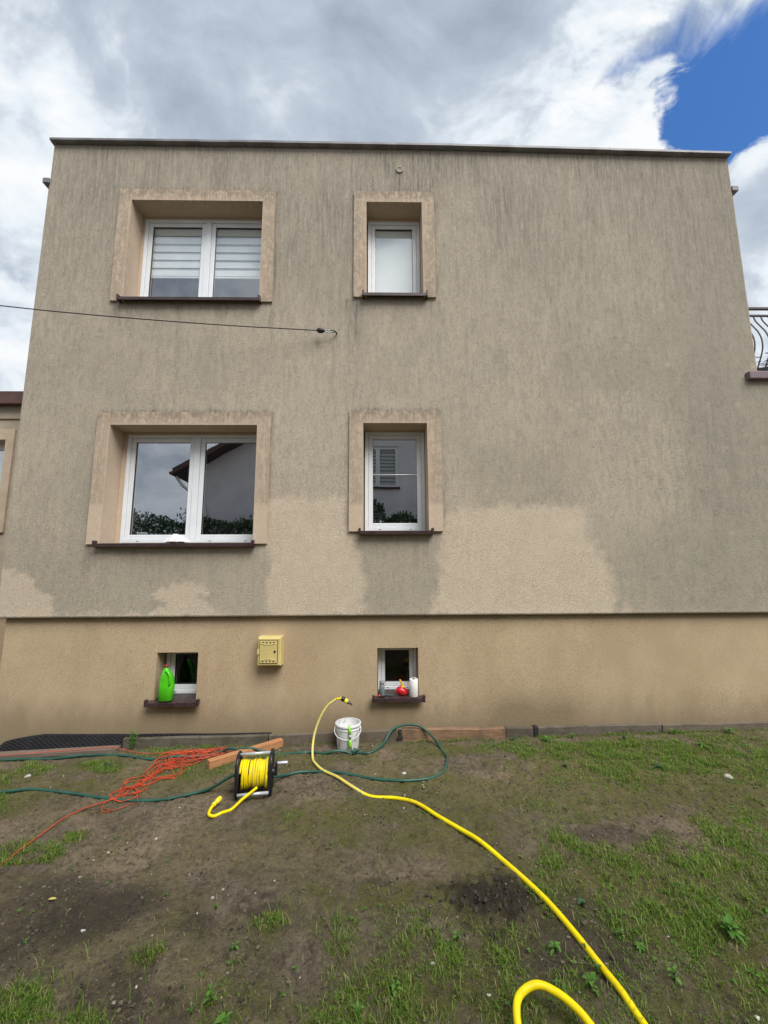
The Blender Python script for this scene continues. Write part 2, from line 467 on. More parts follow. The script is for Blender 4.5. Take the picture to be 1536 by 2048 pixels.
M_rag = simple('white_rag_cloth', (0.72, 0.69, 0.68), 0.9, 0.12, 18, 0.3, 70)
M_wire = simple('black_wire', (0.015, 0.014, 0.013), 0.5)
M_steel = simple('dull_steel', (0.42, 0.42, 0.43), 0.45, 0.2, 12, metal=0.7)
M_greytube = simple('silver_grey_tube', (0.50, 0.52, 0.56), 0.33, 0.10, 12, metal=0.3)
M_yhose = None
M_ghose = simple('dark_green_hose', (0.018, 0.085, 0.062), 0.42, 0.35, 5, 0.1, 40)
M_lime = simple('lime_green_plastic', (0.27, 0.62, 0.05), 0.35, 0.1, 20)
M_yel = simple('yellow_coupling_plastic', (0.80, 0.66, 0.03), 0.4, 0.1, 20)
M_cord = simple('orange_cord', (0.55, 0.065, 0.020), 0.7, 0.25, 30, 0.2, 200)
M_iron = simple('dark_iron', (0.030, 0.026, 0.026), 0.6, 0.3, 20)
M_railbar = simple('grey_brown_iron_rail', (0.10, 0.085, 0.085), 0.55, 0.25, 12)
M_leaf_far = simple('dark_leaf', (0.022, 0.048, 0.022), 0.6, 0.5, 10)
M_leaf_hedge = simple('hedge_leaf', (0.055, 0.12, 0.04), 0.6, 0.6, 3)
M_neigh = simple('pale_neighbour_render', (0.72, 0.71, 0.74), 0.9, 0.12, 1.2, 0.2, 60)
M_rooftile = simple('brown_roof_sheet', (0.10, 0.045, 0.035), 0.55, 0.3, 6)
M_soffit = simple('dark_brown_soffit', (0.06, 0.04, 0.035), 0.7, 0.3, 6)
M_annex_wall = simple('beige_annex_render', (0.40, 0.335, 0.255), 0.9, 0.15, 5, 0.3, 90)
M_annex_trim = simple('pale_annex_surround', (0.48, 0.385, 0.28), 0.9, 0.12, 6, 0.3, 90)
M_stone = simple('pale_stone', (0.46, 0.44, 0.40), 0.8, 0.35, 25, 0.3, 60)
M_yleaf = simple('dry_yellow_leaf', (0.50, 0.42, 0.12), 0.7, 0.2, 40)
M_terrace_cap = simple('mauve_brown_coping', (0.20, 0.135, 0.15), 0.5, 0.25, 6)

def wood(name, c1, c2, dirt=(0.09, 0.07, 0.05), dfac=0.5):
    m_, n, b = new_mat(name); co = objco(n)
    g = n.noise(n.scale(co, 1.2, 18, 18), 5, 5, 0.6, 0.8); d = n.noise(co, 6, 5, 0.65)
    c = n.mix(n.ramp(g, 0.3, 0.7), c1, c2)
    c = n.mix(n.m('MULTIPLY', n.ramp(d, 0.45, 0.7), dfac), c, dirt)
    n.link(c, b.inputs['Base Color']); b.inputs['Roughness'].default_value = 0.8
    bump(n, b, g, 0.4, 0.004)
    return m_
M_beam = wood('orange_stained_timber', (0.36, 0.155, 0.06), (0.50, 0.235, 0.10), (0.22, 0.13, 0.07), 0.3)
M_plank = wood('weathered_red_plank', (0.125, 0.090, 0.070), (0.185, 0.138, 0.108), (0.11, 0.085, 0.06), 0.6)
M_edge_wood = wood('brown_edging_timber', (0.17, 0.095, 0.05), (0.30, 0.18, 0.105), (0.075, 0.055, 0.035), 0.6)
M_edge_dark = wood('blackened_edging_timber', (0.07, 0.055, 0.042), (0.11, 0.085, 0.065), (0.04, 0.035, 0.03), 0.5)
def edge_conc(name, c, moss):
    m_, n, b = new_mat(name); co = objco(n)
    g = n.noise(co, 60, 4, 0.7); d = n.noise(n.scale(co, 1, 1, 2), 5, 5, 0.65, 0.6)
    c_ = n.mix(n.ramp(g, 0.3, 0.7), tuple(q * 0.75 for q in c), c)
    c_ = n.mix(n.m('MULTIPLY', n.ramp(d, 0.42, 0.66), moss), c_, (0.055, 0.052, 0.028))
    n.link(c_, b.inputs['Base Color']); b.inputs['Roughness'].default_value = 0.9
    bump(n, b, g, 0.5, 0.006); return m_
M_edge_c1 = edge_conc('mossy_concrete_kerb', (0.135, 0.115, 0.085), 0.75)
M_edge_c2 = edge_conc('brown_concrete_kerb', (0.165, 0.13, 0.095), 0.5)
M_edge_c3 = edge_conc('grey_concrete_kerb', (0.145, 0.118, 0.092), 0.8)

def hose_mat():
    m_, n, b = new_mat('yellow_striped_hose')
    st = n.attr('stripe'); co = objco(n); g = n.noise(co, 7, 5, 0.6)
    c = n.mix(n.ramp(g, 0.35, 0.7), (0.78, 0.60, 0.004), (0.86, 0.70, 0.006))
    c = n.mix(st, c, (0.50, 0.48, 0.37))
    d = n.noise(co, 18, 6, 0.7)
    c = n.mix(n.m('MULTIPLY', n.ramp(d, 0.54, 0.72), 0.5), c, (0.26, 0.20, 0.06))
    n.link(c, b.inputs['Base Color']); b.inputs['Roughness'].default_value = 0.45; b.inputs['Specular IOR Level'].default_value = 0.25
    return m_
M_yhose = hose_mat()

def bucket_mat():
    m_, n, b = new_mat('paint_splashed_white_plastic'); co = objco(n)
    d = n.noise(n.scale(co, 1, 1, 0.6), 20, 6, 0.7, 0.8); d2 = n.noise(co, 55, 4, 0.7)
    c = n.mix(n.ramp(d2, 0.3, 0.7), (0.62, 0.62, 0.61), (0.76, 0.76, 0.75))
    c = n.mix(n.m('MULTIPLY', n.ramp(d, 0.53, 0.66), 0.8), c, (0.22, 0.205, 0.185))
    n.link(c, b.inputs['Base Color']); b.inputs['Roughness'].default_value = 0.45
    return m_
M_bucket = bucket_mat()
M_bucket_clean = simple('white_plastic_rim', (0.74, 0.75, 0.76), 0.4, 0.08, 20)

def soil_mat():
    m_, n, b = new_mat('trodden_soil'); co = objco(n)
    moss = n.attr('moss'); dark = n.attr('dark'); sand = n.attr('sand'); wet = n.attr('wet')
    a1 = n.noise(co, 26, 6, 0.7); a2 = n.noise(co, 110, 4, 0.7); a3 = n.noise(co, 7, 6, 0.65, 0.5)
    c = n.mix(n.ramp(a1, 0.32, 0.7), (0.122, 0.096, 0.066), (0.240, 0.192, 0.135))
    c = n.mix(n.m('MULTIPLY', n.ramp(a3, 0.46, 0.68), 0.6), c, (0.275, 0.222, 0.162))
    c = n.mix(n.m('MULTIPLY', sand, n.ramp(a1, 0.28, 0.6), clamp=True), c, (0.36, 0.275, 0.175))
    c = n.mix(n.m('MULTIPLY', n.m('MULTIPLY', moss, n.ramp(a1, 0.30, 0.56)), 0.85, clamp=True), c, (0.128, 0.132, 0.026))
    c = n.mix(n.m('MULTIPLY', wet, 0.75, clamp=True), c, (0.042, 0.034, 0.031))
    c = n.mix(n.m('MULTIPLY', dark, 0.85, clamp=True), c, (0.030, 0.022, 0.018))
    c = n.mix(n.m('MULTIPLY', n.ramp(a2, 0.62, 0.74), 0.5), c, (0.20, 0.165, 0.12))
    c = n.mix(n.m('MULTIPLY', n.ramp(a2, 0.42, 0.30), 0.6), c, (0.026, 0.020, 0.014))
    a5 = n.noise(co, 15, 9, 0.78, 0.4)
    c = n.mix(n.m('MULTIPLY', n.ramp(a5, 0.50, 0.36), 0.58), c, (0.048, 0.037, 0.024))
    c = n.mix(n.m('MULTIPLY', n.ramp(a5, 0.55, 0.68), 0.40), c, (0.215, 0.170, 0.118))
    a4 = n.noise(co, 46, 6, 0.8, 0.6)
    c = n.mix(n.m('MULTIPLY', n.ramp(a4, 0.47, 0.30), 0.62), c, (0.030, 0.025, 0.018))
    c = n.mix(n.m('MULTIPLY', n.ramp(a4, 0.56, 0.72), 0.45), c, (0.215, 0.185, 0.145))
    n.link(c, b.inputs['Base Color']); b.inputs['Roughness'].default_value = 0.93; b.inputs['Specular IOR Level'].default_value = 0.25
    bump(n, b, n.m('ADD', n.m('MULTIPLY', a4, 1.0), n.m('MULTIPLY', a2, 0.5)), 1.0, 0.03)
    return m_
M_soil = soil_mat()

def blade_mat(name, dark, light, dry):
    m_, n, b = new_mat(name)
    v_ = n.attr('tone')
    c = n.mix(n.ramp(v_, 0.0, 0.8, smooth=False), dark, light)
    c = n.mix(n.ramp(v_, 0.86, 0.93), c, dry)
    n.link(c, b.inputs['Base Color']); b.inputs['Roughness'].default_value = 0.55; b.inputs['Specular IOR Level'].default_value = 0.3
    t = m_.node_tree
    tl = n.n('ShaderNodeBsdfTranslucent'); n.link(c, tl.inputs['Color'])
    x = n.n('ShaderNodeMixShader'); x.inputs[0].default_value = 0.3
    n.link(b.outputs[0], x.inputs[1]); n.link(tl.outputs[0], x.inputs[2]); n.link(x.outputs[0], t.nodes['Material Output'].inputs[0])
    return m_
M_grass = blade_mat('grass_blade', (0.062, 0.130, 0.012), (0.185, 0.290, 0.036), (0.36, 0.31, 0.15))
M_weed = blade_mat('weed_leaf', (0.055, 0.150, 0.020), (0.125, 0.27, 0.045), (0.16, 0.26, 0.06))
M_weed_dull = blade_mat('dull_weed_leaf', (0.030, 0.085, 0.040), (0.070, 0.145, 0.060), (0.10, 0.15, 0.07))

# ================================================================== SETTING: ground
def axis(segs):
    out = [segs[0][0]]
    for a, b, st in segs:
        n_ = max(1, int(round((b - a) / st))); out.extend(list(a + (b - a) * np.arange(1, n_ + 1) / n_))
    return np.array(out)
gx = axis([(-400, -60, 60), (-60, -12, 6), (-12, -5, 0.5), (-5, -2.6, 0.03), (-2.6, 2.6, 0.0105), (2.6, 5, 0.03), (5, 12, 0.5), (12, 60, 6), (60, 400, 60)])
gy = axis([(-400, -60, 60), (-60, -12, 6), (-12, -3.6, 0.3), (-3.6, -2.9, 0.04), (-2.9, -0.6, 0.0105), (-0.6, 0.3, 0.02), (0.3, 6, 0.5), (6, 60, 6), (60, 400, 60)])
GX, GY = np.meshgrid(gx, gy, indexing='ij')
GZ = gz(GX, GY)
def blobs(x, y, items, seed, amp=0.35, s=6):
    r = np.zeros(np.shape(x)); w = fbm(x, y, s, 4, seed) - 0.5
    for cx, cy, rx, ry, k in items:
        d = np.hypot((x - cx) / rx, (y - cy) / ry) + w * amp * 4
        r = np.maximum(r, k * sm(d, 1.25, 0.55))
    return r
GRASS = [(0.75, -0.10, 0.5, 0.035, 0.7), (2.3, -0.09, 0.8, 0.05, 0.9), (3.4, -0.08, 0.8, 0.05, 0.9), (1.6, -0.10, 0.3, 0.05, 0.8), (-1.6, -0.09, 0.7, 0.03, 0.7), (-0.7, -0.10, 0.25, 0.03, 0.5), (1.75, -2.15, 0.75, 0.42, 1.0), (1.35, -1.90, 0.38, 0.22, 1.0), (2.35, -2.05, 0.5, 0.5, 1.0), (1.25, -2.62, 0.5, 0.24, 0.6), (1.75, -2.62, 0.4, 0.25, 0.9),
         (0.28, -2.50, 0.42, 0.26, 0.8), (-0.02, -2.62, 0.28, 0.20, 0.7), (0.72, -2.66, 0.34, 0.16, 0.7), (0.05, -2.26, 0.26, 0.10, 0.45), (0.50, -2.33, 0.2, 0.1, 0.4),
         (2.9, -0.55, 1.6, 0.42, 0.95), (2.2, -0.38, 0.9, 0.22, 0.8), (1.45, -0.30, 0.7, 0.18, 0.6), (3.6, -1.0, 0.9, 0.5, 0.9), (1.9, -0.85, 0.6, 0.22, 0.55),
         (-3.15, -0.62, 0.40, 0.20, 1.0), (-3.05, -1.05, 0.32, 0.20, 1.0), (-2.85, -1.3, 0.2, 0.12, 0.8), (-2.25, -1.62, 0.30, 0.12, 0.9), (-2.0, -1.48, 0.14, 0.08, 0.7), (-1.47, -2.56, 0.16, 0.10, 1.0),
         (-1.2, -2.68, 0.22, 0.08, 0.8), (-2.0, -0.24, 0.30, 0.10, 0.6), (-2.40, -0.50, 0.22, 0.13, 0.9), (-1.3, -0.10, 0.35, 0.05, 0.5), (-0.62, -2.60, 0.22, 0.12, 0.35), (-0.52, -2.20, 0.08, 0.05, 0.5),
         (-1.04, -2.38, 0.08, 0.05, 0.6), (-0.17, -2.33, 0.09, 0.06, 0.6), (-1.65, -0.62, 0.4, 0.16, 0.35), (-0.55, -1.32, 0.14, 0.07, 0.4), (-1.12, -0.36, 0.3, 0.09, 0.4), (1.2, -1.35, 0.5, 0.2, 0.25), (2.6, -1.55, 0.5, 0.25, 0.4)]
MOSS = [(-0.35, -0.42, 0.38, 0.12, 1.0), (0.02, -2.08, 0.34, 0.14, 1.0), (0.30, -2.12, 0.2, 0.14, 0.9), (0.35, -1.42, 0.4, 0.14, 0.7), (0.1, -1.6, 0.4, 0.14, 0.5), (0.6, -0.30, 0.4, 0.12, 0.8),
        (1.0, -1.1, 0.9, 0.3, 0.8), (-1.9, -.8, .7, .25, .7), (-.7, -.55, .5, .2, .8), (-.3, -1.35, .5, .18, .7), (.4, -.95, .4, .12, .7), (2.3, -0.9, 1.4, 0.6, 0.75), (1.7, -2.2, 0.9, 0.55, 0.75), (0.2, -2.6, 0.7, 0.25, 0.5), (-2.4, -0.5, 0.9, 0.25, 0.5), (-1.4, -0.7, 0.6, 0.3, 0.5), (-0.5, -1.3, 0.3, 0.12, 0.45),
        (0.9, -1.55, 0.3, 0.15, 0.5), (-3.0, -0.9, 0.5, 0.5, 0.6), (-1.0, -0.4, 0.4, 0.2, 0.5), (-0.9, -2.35, 0.5, 0.25, 0.35), (1.5, -1.3, 0.5, 0.2, 0.5)]
moss = blobs(GX, GY, MOSS, 41) + 0.60 * blobs(GX, GY, GRASS, 42) + 0.75 * sm(fbm(GX, GY, 1.9, 4, 301), .46, .62) * (0.55 + 0.45 * sm(GX, -1.5, 1.0))
SANDP = [(-1.52, -1.66, 0.20, 0.14, 0.9), (-1.40, -1.45, 0.12, 0.12, 0.8), (-1.75, -1.7, 0.25, 0.1, 0.6), (-1.98, -2.12, 0.22, 0.3, 0.6), (0.95, -0.95, 0.55, 0.14, 0.6), (2.25, -1.62, 0.55, 0.16, 0.6), (-1.2, -1.72, 0.4, 0.1, 0.45), (-2.5, -1.4, 0.3, 0.2, 0.5),
         (0.30, -0.62, 0.4, 0.18, 0.35), (-0.72, -2.46, 0.1, 0.04, 0.7), (0.62, -2.28, 0.2, 0.05, 0.4), (-0.05, -1.86, 0.5, 0.12, 0.3)]
sand = np.maximum(blobs(GX, GY, SANDP, 43, 0.4, 7), 0.55 * sm(fbm(GX, GY, 2.4, 4, 305), .50, .66))
WETP = [(-1.42, -2.10, 0.34, 0.22, 1.0), (-1.75, -1.98, 0.35, 0.2, 0.7), (-1.85, -2.3, 0.3, 0.15, 0.7), (0.9, -2.42, 0.35, 0.22, 0.7), (1.0, -2.15, 0.2, 0.12, 0.5), (1.55, -1.62, 0.4, 0.1, 0.5)]
wet = blobs(GX, GY, WETP, 44, 0.2, 4)
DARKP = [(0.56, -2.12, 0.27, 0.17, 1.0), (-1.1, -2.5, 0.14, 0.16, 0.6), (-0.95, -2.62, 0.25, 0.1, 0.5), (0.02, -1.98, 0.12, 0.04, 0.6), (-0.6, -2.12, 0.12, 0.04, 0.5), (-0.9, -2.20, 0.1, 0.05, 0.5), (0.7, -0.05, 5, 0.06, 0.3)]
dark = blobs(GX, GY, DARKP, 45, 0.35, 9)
nxg, nyg = GX.shape
idx = np.arange(nxg * nyg).reshape(nxg, nyg)
quads = np.stack([idx[:-1, :-1], idx[1:, :-1], idx[1:, 1:], idx[:-1, 1:]], -1).reshape(-1, 4)
me = fast_mesh('ground', np.stack([GX, GY, GZ], -1).reshape(-1, 3), quads.ravel(), np.arange(len(quads)) * 4, np.full(len(quads), 4), [M_soil],
               dict(moss=np.clip(moss, 0, 1), sand=sand, wet=wet, dark=dark), True)
struct(link('ground', me))

# ================================================================== HOUSE
house = thing('house', 'plain two-storey flat-roofed house with grimy beige stucco front', 'house', (0.25, 3.5, 0))
OPEN = {'LW': (-2.967, -1.338, 2.005, 3.323), 'LN': (-0.149, 0.572, 2.130, 3.348), 'UW': (-2.956, -1.376, 4.858, 6.162), 'UN': (-0.115, 0.562, 4.931, 6.170)}
OUT = {'LW': (-3.115, -1.188, 1.992, 3.473), 'LN': (-0.305, 0.729, 2.121, 3.497), 'UW': (-3.108, -1.223, 4.833, 6.312), 'UN': (-0.268, 0.714, 4.903, 6.318)}
XL, XR, ZB, ZT = -3.98, 4.475, 1.223, 6.945
ORGH = ORG['house']
def grid_axis(a, b, st, cuts):
    cs = sorted({a, b, *cuts}); out = []
    for p, q in zip(cs[:-1], cs[1:]):
        n_ = max(1, int(math.ceil((q - p) / st))); out.extend(p + (q - p) * np.arange(n_) / n_)
    return np.array(out + [cs[-1]])
CLEAN_A = [(-1.215, 2.45), (-1.05, 2.50), (-0.844, 2.470), (-0.6, 2.50), (-0.31, 2.53), (-0.324, 2.122), (-0.182, 2.056), (-0.153, 1.20), (-1.12, 1.20), (-1.21, 1.951)]
CLEAN_B = [(0.735, 2.284), (0.95, 2.36), (1.146, 2.40), (1.5, 2.40), (1.93, 2.438), (2.263, 2.381), (2.292, 2.019), (2.5, 1.854), (2.559, 1.557), (2.65, 1.2), (0.593, 1.2), (0.69, 1.916)]
CLEAN_C = [(-4.1, 1.80), (-3.8, 1.66), (-3.68, 1.68), (-3.58, 1.5), (-3.42, 1.40), (-3.36, 1.2), (-4.1, 1.2)]
CLEAN_D = [(-2.40, 1.47), (-2.153, 1.59), (-1.80, 1.585), (-1.749, 1.475), (-1.86, 1.40), (-1.657, 1.20), (-3.2, 1.2), (-2.5, 1.27), (-2.239, 1.32)]
def wall_attrs(x, z):
    wx = x + (fbm(x, z, 7, 5, 3, 0.65) - 0.5) * 0.24; wz = z + (fbm(x, z, 7, 5, 8, 0.65) - 0.5) * 0.24
    soft = 0.02 + 0.07 * fbm(x, z, 1.3, 2, 77)
    cl = np.zeros_like(x)
    for pg in (CLEAN_A, CLEAN_B): cl = np.maximum(cl, sm(polydist(wx, wz, pg), -soft, soft))
    for pg in (CLEAN_C, CLEAN_D): cl = np.maximum(cl, 0.85 * sm(polydist(wx, wz, pg), -0.02, 0.03))
    # brushed cleaning trace above the plinth edge at the left
    tr = np.abs(wz - (1.27 + 0.02 * np.sin(x * 3))) < 0.012
    cl = np.maximum(cl, np.where(tr & (x > -3.45) & (x < -2.4), 0.5, 0))
    dirt = 1 - cl
    hgt = (z - 1.2) / 5.7
    big = fbm(x, z * 0.6, 0.9, 4, 50)
    dirt = dirt * (0.60 + 0.46 * hgt + 0.42 * (big - 0.5))
    # right part of the wall weathers greyer
    dirt = np.clip(dirt + cl * 0.06 + (1 - cl) * 0.16 * sm(x, 1.5, 4), 0, 1)
    st = fbm(x * 9.0, z * 1.1, 1.6, 4, 60); st2 = fbm(x * 18, z * 2.2, 1.3, 3, 63)
    dark = sm(z, 4.0, 6.7) * (0.22 + 0.36 * sm(fbm(x * 1.6, z * 0.5, 1.1, 4, 99), 0.32, 0.64))
    dark = dark + 0.06 * sm(z, 6.3, 6.9) + 0.16 * (1 - cl) * sm(fbm(x * 2, z * 0.6, 0.9, 3, 101), 0.42, 0.66)
    dark = dark + 0.14 * (1 - cl) * sm(st2 * 0.5 + st * 0.5, 0.50, 0.72)
    # run-off below sill ends
    def run(cx, z0, L, w, k):
        q = np.exp(-((x + (fbm(x * 0 + cx, z, 5, 2, 5) - 0.5) * 0.03 - cx) / w) ** 2) * (z < z0) * np.exp(-np.clip(z0 - z, 0, 9) / L)
        return 1.5 * k * q * (0.55 + 0.9 * st2)
    for a in [(-2.30, 4.80, 0.55, 0.035, 0.75), (-0.22, 4.88, 0.60, 0.07, 0.70), (-0.33, 4.88, 0.5, 0.03, 0.5), (0.62, 4.88, 0.35, 0.06, 0.30), (-3.05, 4.80, 0.3, 0.08, 0.35), (-1.24, 4.82, 0.5, 0.03, 0.35), (0.75, 4.88, 0.7, 0.02, 0.3),
              (-0.47, 4.42, 0.30, 0.02, 0.55), (0.30, 6.62, 0.35, 0.03, 0.35), (-3.1, 1.97, 0.4, 0.04, 0.4), (-1.20, 1.97, 0.35, 0.02, 0.35), (0.74, 2.1, 0.45, 0.018, 0.35), (-2.6, 1.95, 0.4, 0.05, 0.25), (-1.75, 1.95, 0.35, 0.05, 0.22)]:
        dark = dark + run(*a)
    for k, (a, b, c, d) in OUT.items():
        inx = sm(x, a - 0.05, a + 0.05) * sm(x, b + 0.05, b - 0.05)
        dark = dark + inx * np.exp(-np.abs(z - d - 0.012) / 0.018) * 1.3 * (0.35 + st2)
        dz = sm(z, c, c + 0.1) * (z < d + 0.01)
        dark = dark + dz * np.exp(-np.abs(x - b - 0.006) / 0.014) * 0.9  # narrow darker line along the right edge of each surround
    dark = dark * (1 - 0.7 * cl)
    green = np.clip(sm(fbm(x, z, 0.7, 3, 70), 0.45, 0.65) * 0.6 * (1 - hgt) + 0.75 * sm(z, 2.4, 1.5) * (1 - cl) + 0.25 * sm(x, 3, 4.4), 0, 1)
    # insulation anchors ghost through as paler rounds
    for iz in range(9):
        zc_ = 1.55 + iz * 0.5
        for ix in range(17):
            xc = -3.8 + ix * 0.5 + (0.25 if iz % 2 else 0) + random.uniform(-.05, .05); zz = zc_ + random.uniform(-.05, .05)
            k_ = random.choice([0, 0, 0.22, 0.38, 0.55]) * (0.35 if zz > 4.3 else 1)
            if k_ == 0: continue
            q = np.exp(-(((x - xc) ** 2 + (z - zz) ** 2) / 0.034 ** 2) ** 2)
            dirt = dirt * (1 - k_ * q)
    return dict(dirt=np.clip(dirt, 0, 1), dark=np.clip(dark, 0, 1), green=green)
def plaster_sheet(name, xs, zs, y, holes, attrs, mat, parent, org, zbot_return=None):
    X, Z = np.meshgrid(xs, zs, indexing='ij'); nx, nz = X.shape
    ii = np.arange(nx * nz).reshape(nx, nz)
    q = np.stack([ii[:-1, :-1], ii[1:, :-1], ii[1:, 1:], ii[:-1, 1:]], -1).reshape(-1, 4)
    cx = ((X[:-1, :-1] + X[1:, 1:]) / 2).ravel(); cz = ((Z[:-1, :-1] + Z[1:, 1:]) / 2).ravel()
    keep = np.ones(len(q), bool)
    for a, b, c, d in holes: keep &= ~((cx > a) & (cx < b) & (cz > c) & (cz < d))
    q = q[keep]
    Y = np.full(X.shape, y) + (fbm(X, Z, 1.1, 3, 12) - 0.5) * 0.012
    if zbot_return is not None:
        Y = Y - 0.004 * np.exp(-(Z - zs[0]) / 0.03)
    V = np.stack([X, Y, Z], -1).reshape(-1, 3)
    A = attrs(X, Z)
    A = {k: np.broadcast_to(v_, X.shape).ravel() for k, v_ in A.items()}
    if zbot_return is not None:
        bot = ii[:, 0]; o = len(V)
        ext = V[bot].copy(); ext[:, 1] = zbot_return
        V = np.concatenate([V, ext]); A = {k: np.concatenate([v_, v_[bot]]) for k, v_ in A.items()}
        e2 = o + np.arange(nx)
        q = np.concatenate([q, np.stack([bot[:-1], e2[:-1], e2[1:], bot[1:]], -1)])
    me = fast_mesh(name, V - np.array(org), q.ravel(), np.arange(len(q)) * 4, np.full(len(q), 4), [mat], A, True)
    return link(name, me, parent)
xs = grid_axis(XL, XR, 0.022, [k for o in OPEN.values() for k in o[:2]])
zs = grid_axis(ZB, ZT, 0.022, [k for o in OPEN.values() for k in o[2:]])
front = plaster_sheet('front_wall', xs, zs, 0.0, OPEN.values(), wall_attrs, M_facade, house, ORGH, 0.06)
ORG[front.name] = ORGH
# shell behind the front
b = MB()
b.quad((XL, 0.004, ZB), (XL, 8, ZB), (XL, 8, ZT), (XL, 0.004, ZT)); b.quad((XR, 0.004, ZB), (XR, 0.004, ZT), (XR, 8, ZT), (XR, 8, ZB))
b.quad((XL, 8, -0.3), (XR, 8, -0.3), (XR, 8, ZT), (XL, 8, ZT)); b.quad((-3.92, 0.05, -0.3), (-3.92, 8, -0.3), (-3.92, 8, ZB), (-3.92, 0.05, ZB))
b.quad((XL, 0.004, ZB), (XR, 0.004, ZB), (XR, 8, ZB), (XL, 8, ZB))
obj('side_wall', b, M_annex_wall, house)
b = MB(); b.quad((XL, 0.01, ZT - 0.02), (XR, 0.01, ZT - 0.02), (XR, 8, ZT - 0.02), (XL, 8, ZT - 0.02)); obj('roof', b, M_zinc_dark, house)
# little side ledges with caps where the parapet is narrower than the wall below
for sx, nm in ((-1, XL), (1, XR)):
    b = MB(); x0, x1 = sorted((nm, nm + sx * 0.028)); b.box(x0, x1, 0.02, 8, ZB, 6.40); obj('side_pier', b, M_annex_wall, house)
    b = MB(); x0, x1 = sorted((nm + sx * 0.004, nm + sx * 0.085)); b.bbox(x0, x1, -0.015, 8, 6.402, 6.470, 0.006); obj('ledge_cap', b, M_zinc_dark, house)
# coping in sheet lengths
cuts = [(-4.0, -2.20, 6.964, 6.965), (-2.204, -1.80, 6.962, 6.962), (-1.804, 0.95, 6.965, 6.955), (0.946, 2.95, 6.954, 6.923), (2.946, 4.485, 6.920, 6.893)]
for x0, x1, za, zb in cuts:
    b = MB(); pr = [(-0.062, -0.012), (-0.062, 0.016), (-0.04, 0.024), (0.32, 0.04), (0.32, -0.018), (-0.02, -0.018)]
    va = [(x0, y, za + z) for y, z in pr]; vb = [(x1, y, zb + z) for y, z in pr]; n_ = len(pr)
    b.add(va + vb, [(i, (i + 1) % n_, n_ + (i + 1) % n_, n_ + i) for i in range(n_)] + [tuple(range(n_))[::-1], tuple(range(n_, 2 * n_))])
    obj('coping', b, M_zinc, house)
for sx, nm in ((-1, XL), (1, XR)):
    b = MB(); x0, x1 = sorted((nm - sx * 0.3, nm + sx * 0.012)); b.bbox(x0, x1, 0.33, 8, ZT - 0.02, ZT + 0.055, 0.006); obj('side_coping', b, M_zinc, house)
# round vent near the parapet
b = MB(); b.lathe([(0.0, -0.006), (0.027, -0.006), (0.030, -0.013), (0.042, -0.013), (0.046, -0.008), (0.046, 0.004)], (0.296, 0, 6.649), 24, 0, 'y'); vr = obj('wall_vent', b, M_annex_wall, house)
b = MB(); b.lathe([(0.0, -0.008), (0.026, -0.008)], (0.296, 0, 6.647), 20, 0, 'y'); obj('vent_mouth', b, M_zinc_dark, vr)

# plinth
BOPEN = {'BL': (-2.312, -1.882, 0.372, 0.855), 'BR': (0.006, 0.438, 0.392, 0.883)}
def plinth_attrs(x, z):
    w = fbm(x, z, 3, 4, 88) - 0.5
    d = np.exp(-(((x - 1.55) / 0.55) ** 2 + ((z - 0.10) / 0.26) ** 2)) * 1.5 + np.exp(-(((x + 2.1) / 0.35) ** 2 + ((z - 0.10) / 0.2) ** 2)) * 0.6
    d = d + np.exp(-(((x - 3.6) / 1.0) ** 2 + ((z - 0.10) / 0.18) ** 2)) * 0.5 + np.exp(-(((x - 0.22) / 0.3) ** 2 + ((z - 0.2) / 0.2) ** 2)) * 0.25
    return dict(dirt=np.clip(d + w * d * 1.2, 0, 0.85))
xs2 = grid_axis(-3.92, 9.0, 0.05, [k for o in BOPEN.values() for k in o[:2]])
zs2 = grid_axis(-0.4, ZB, 0.04, [k for o in BOPEN.values() for k in o[2:]])
pl = plaster_sheet('plinth', xs2, zs2, 0.05, BOPEN.values(), plinth_attrs, M_plinth, house, ORGH)

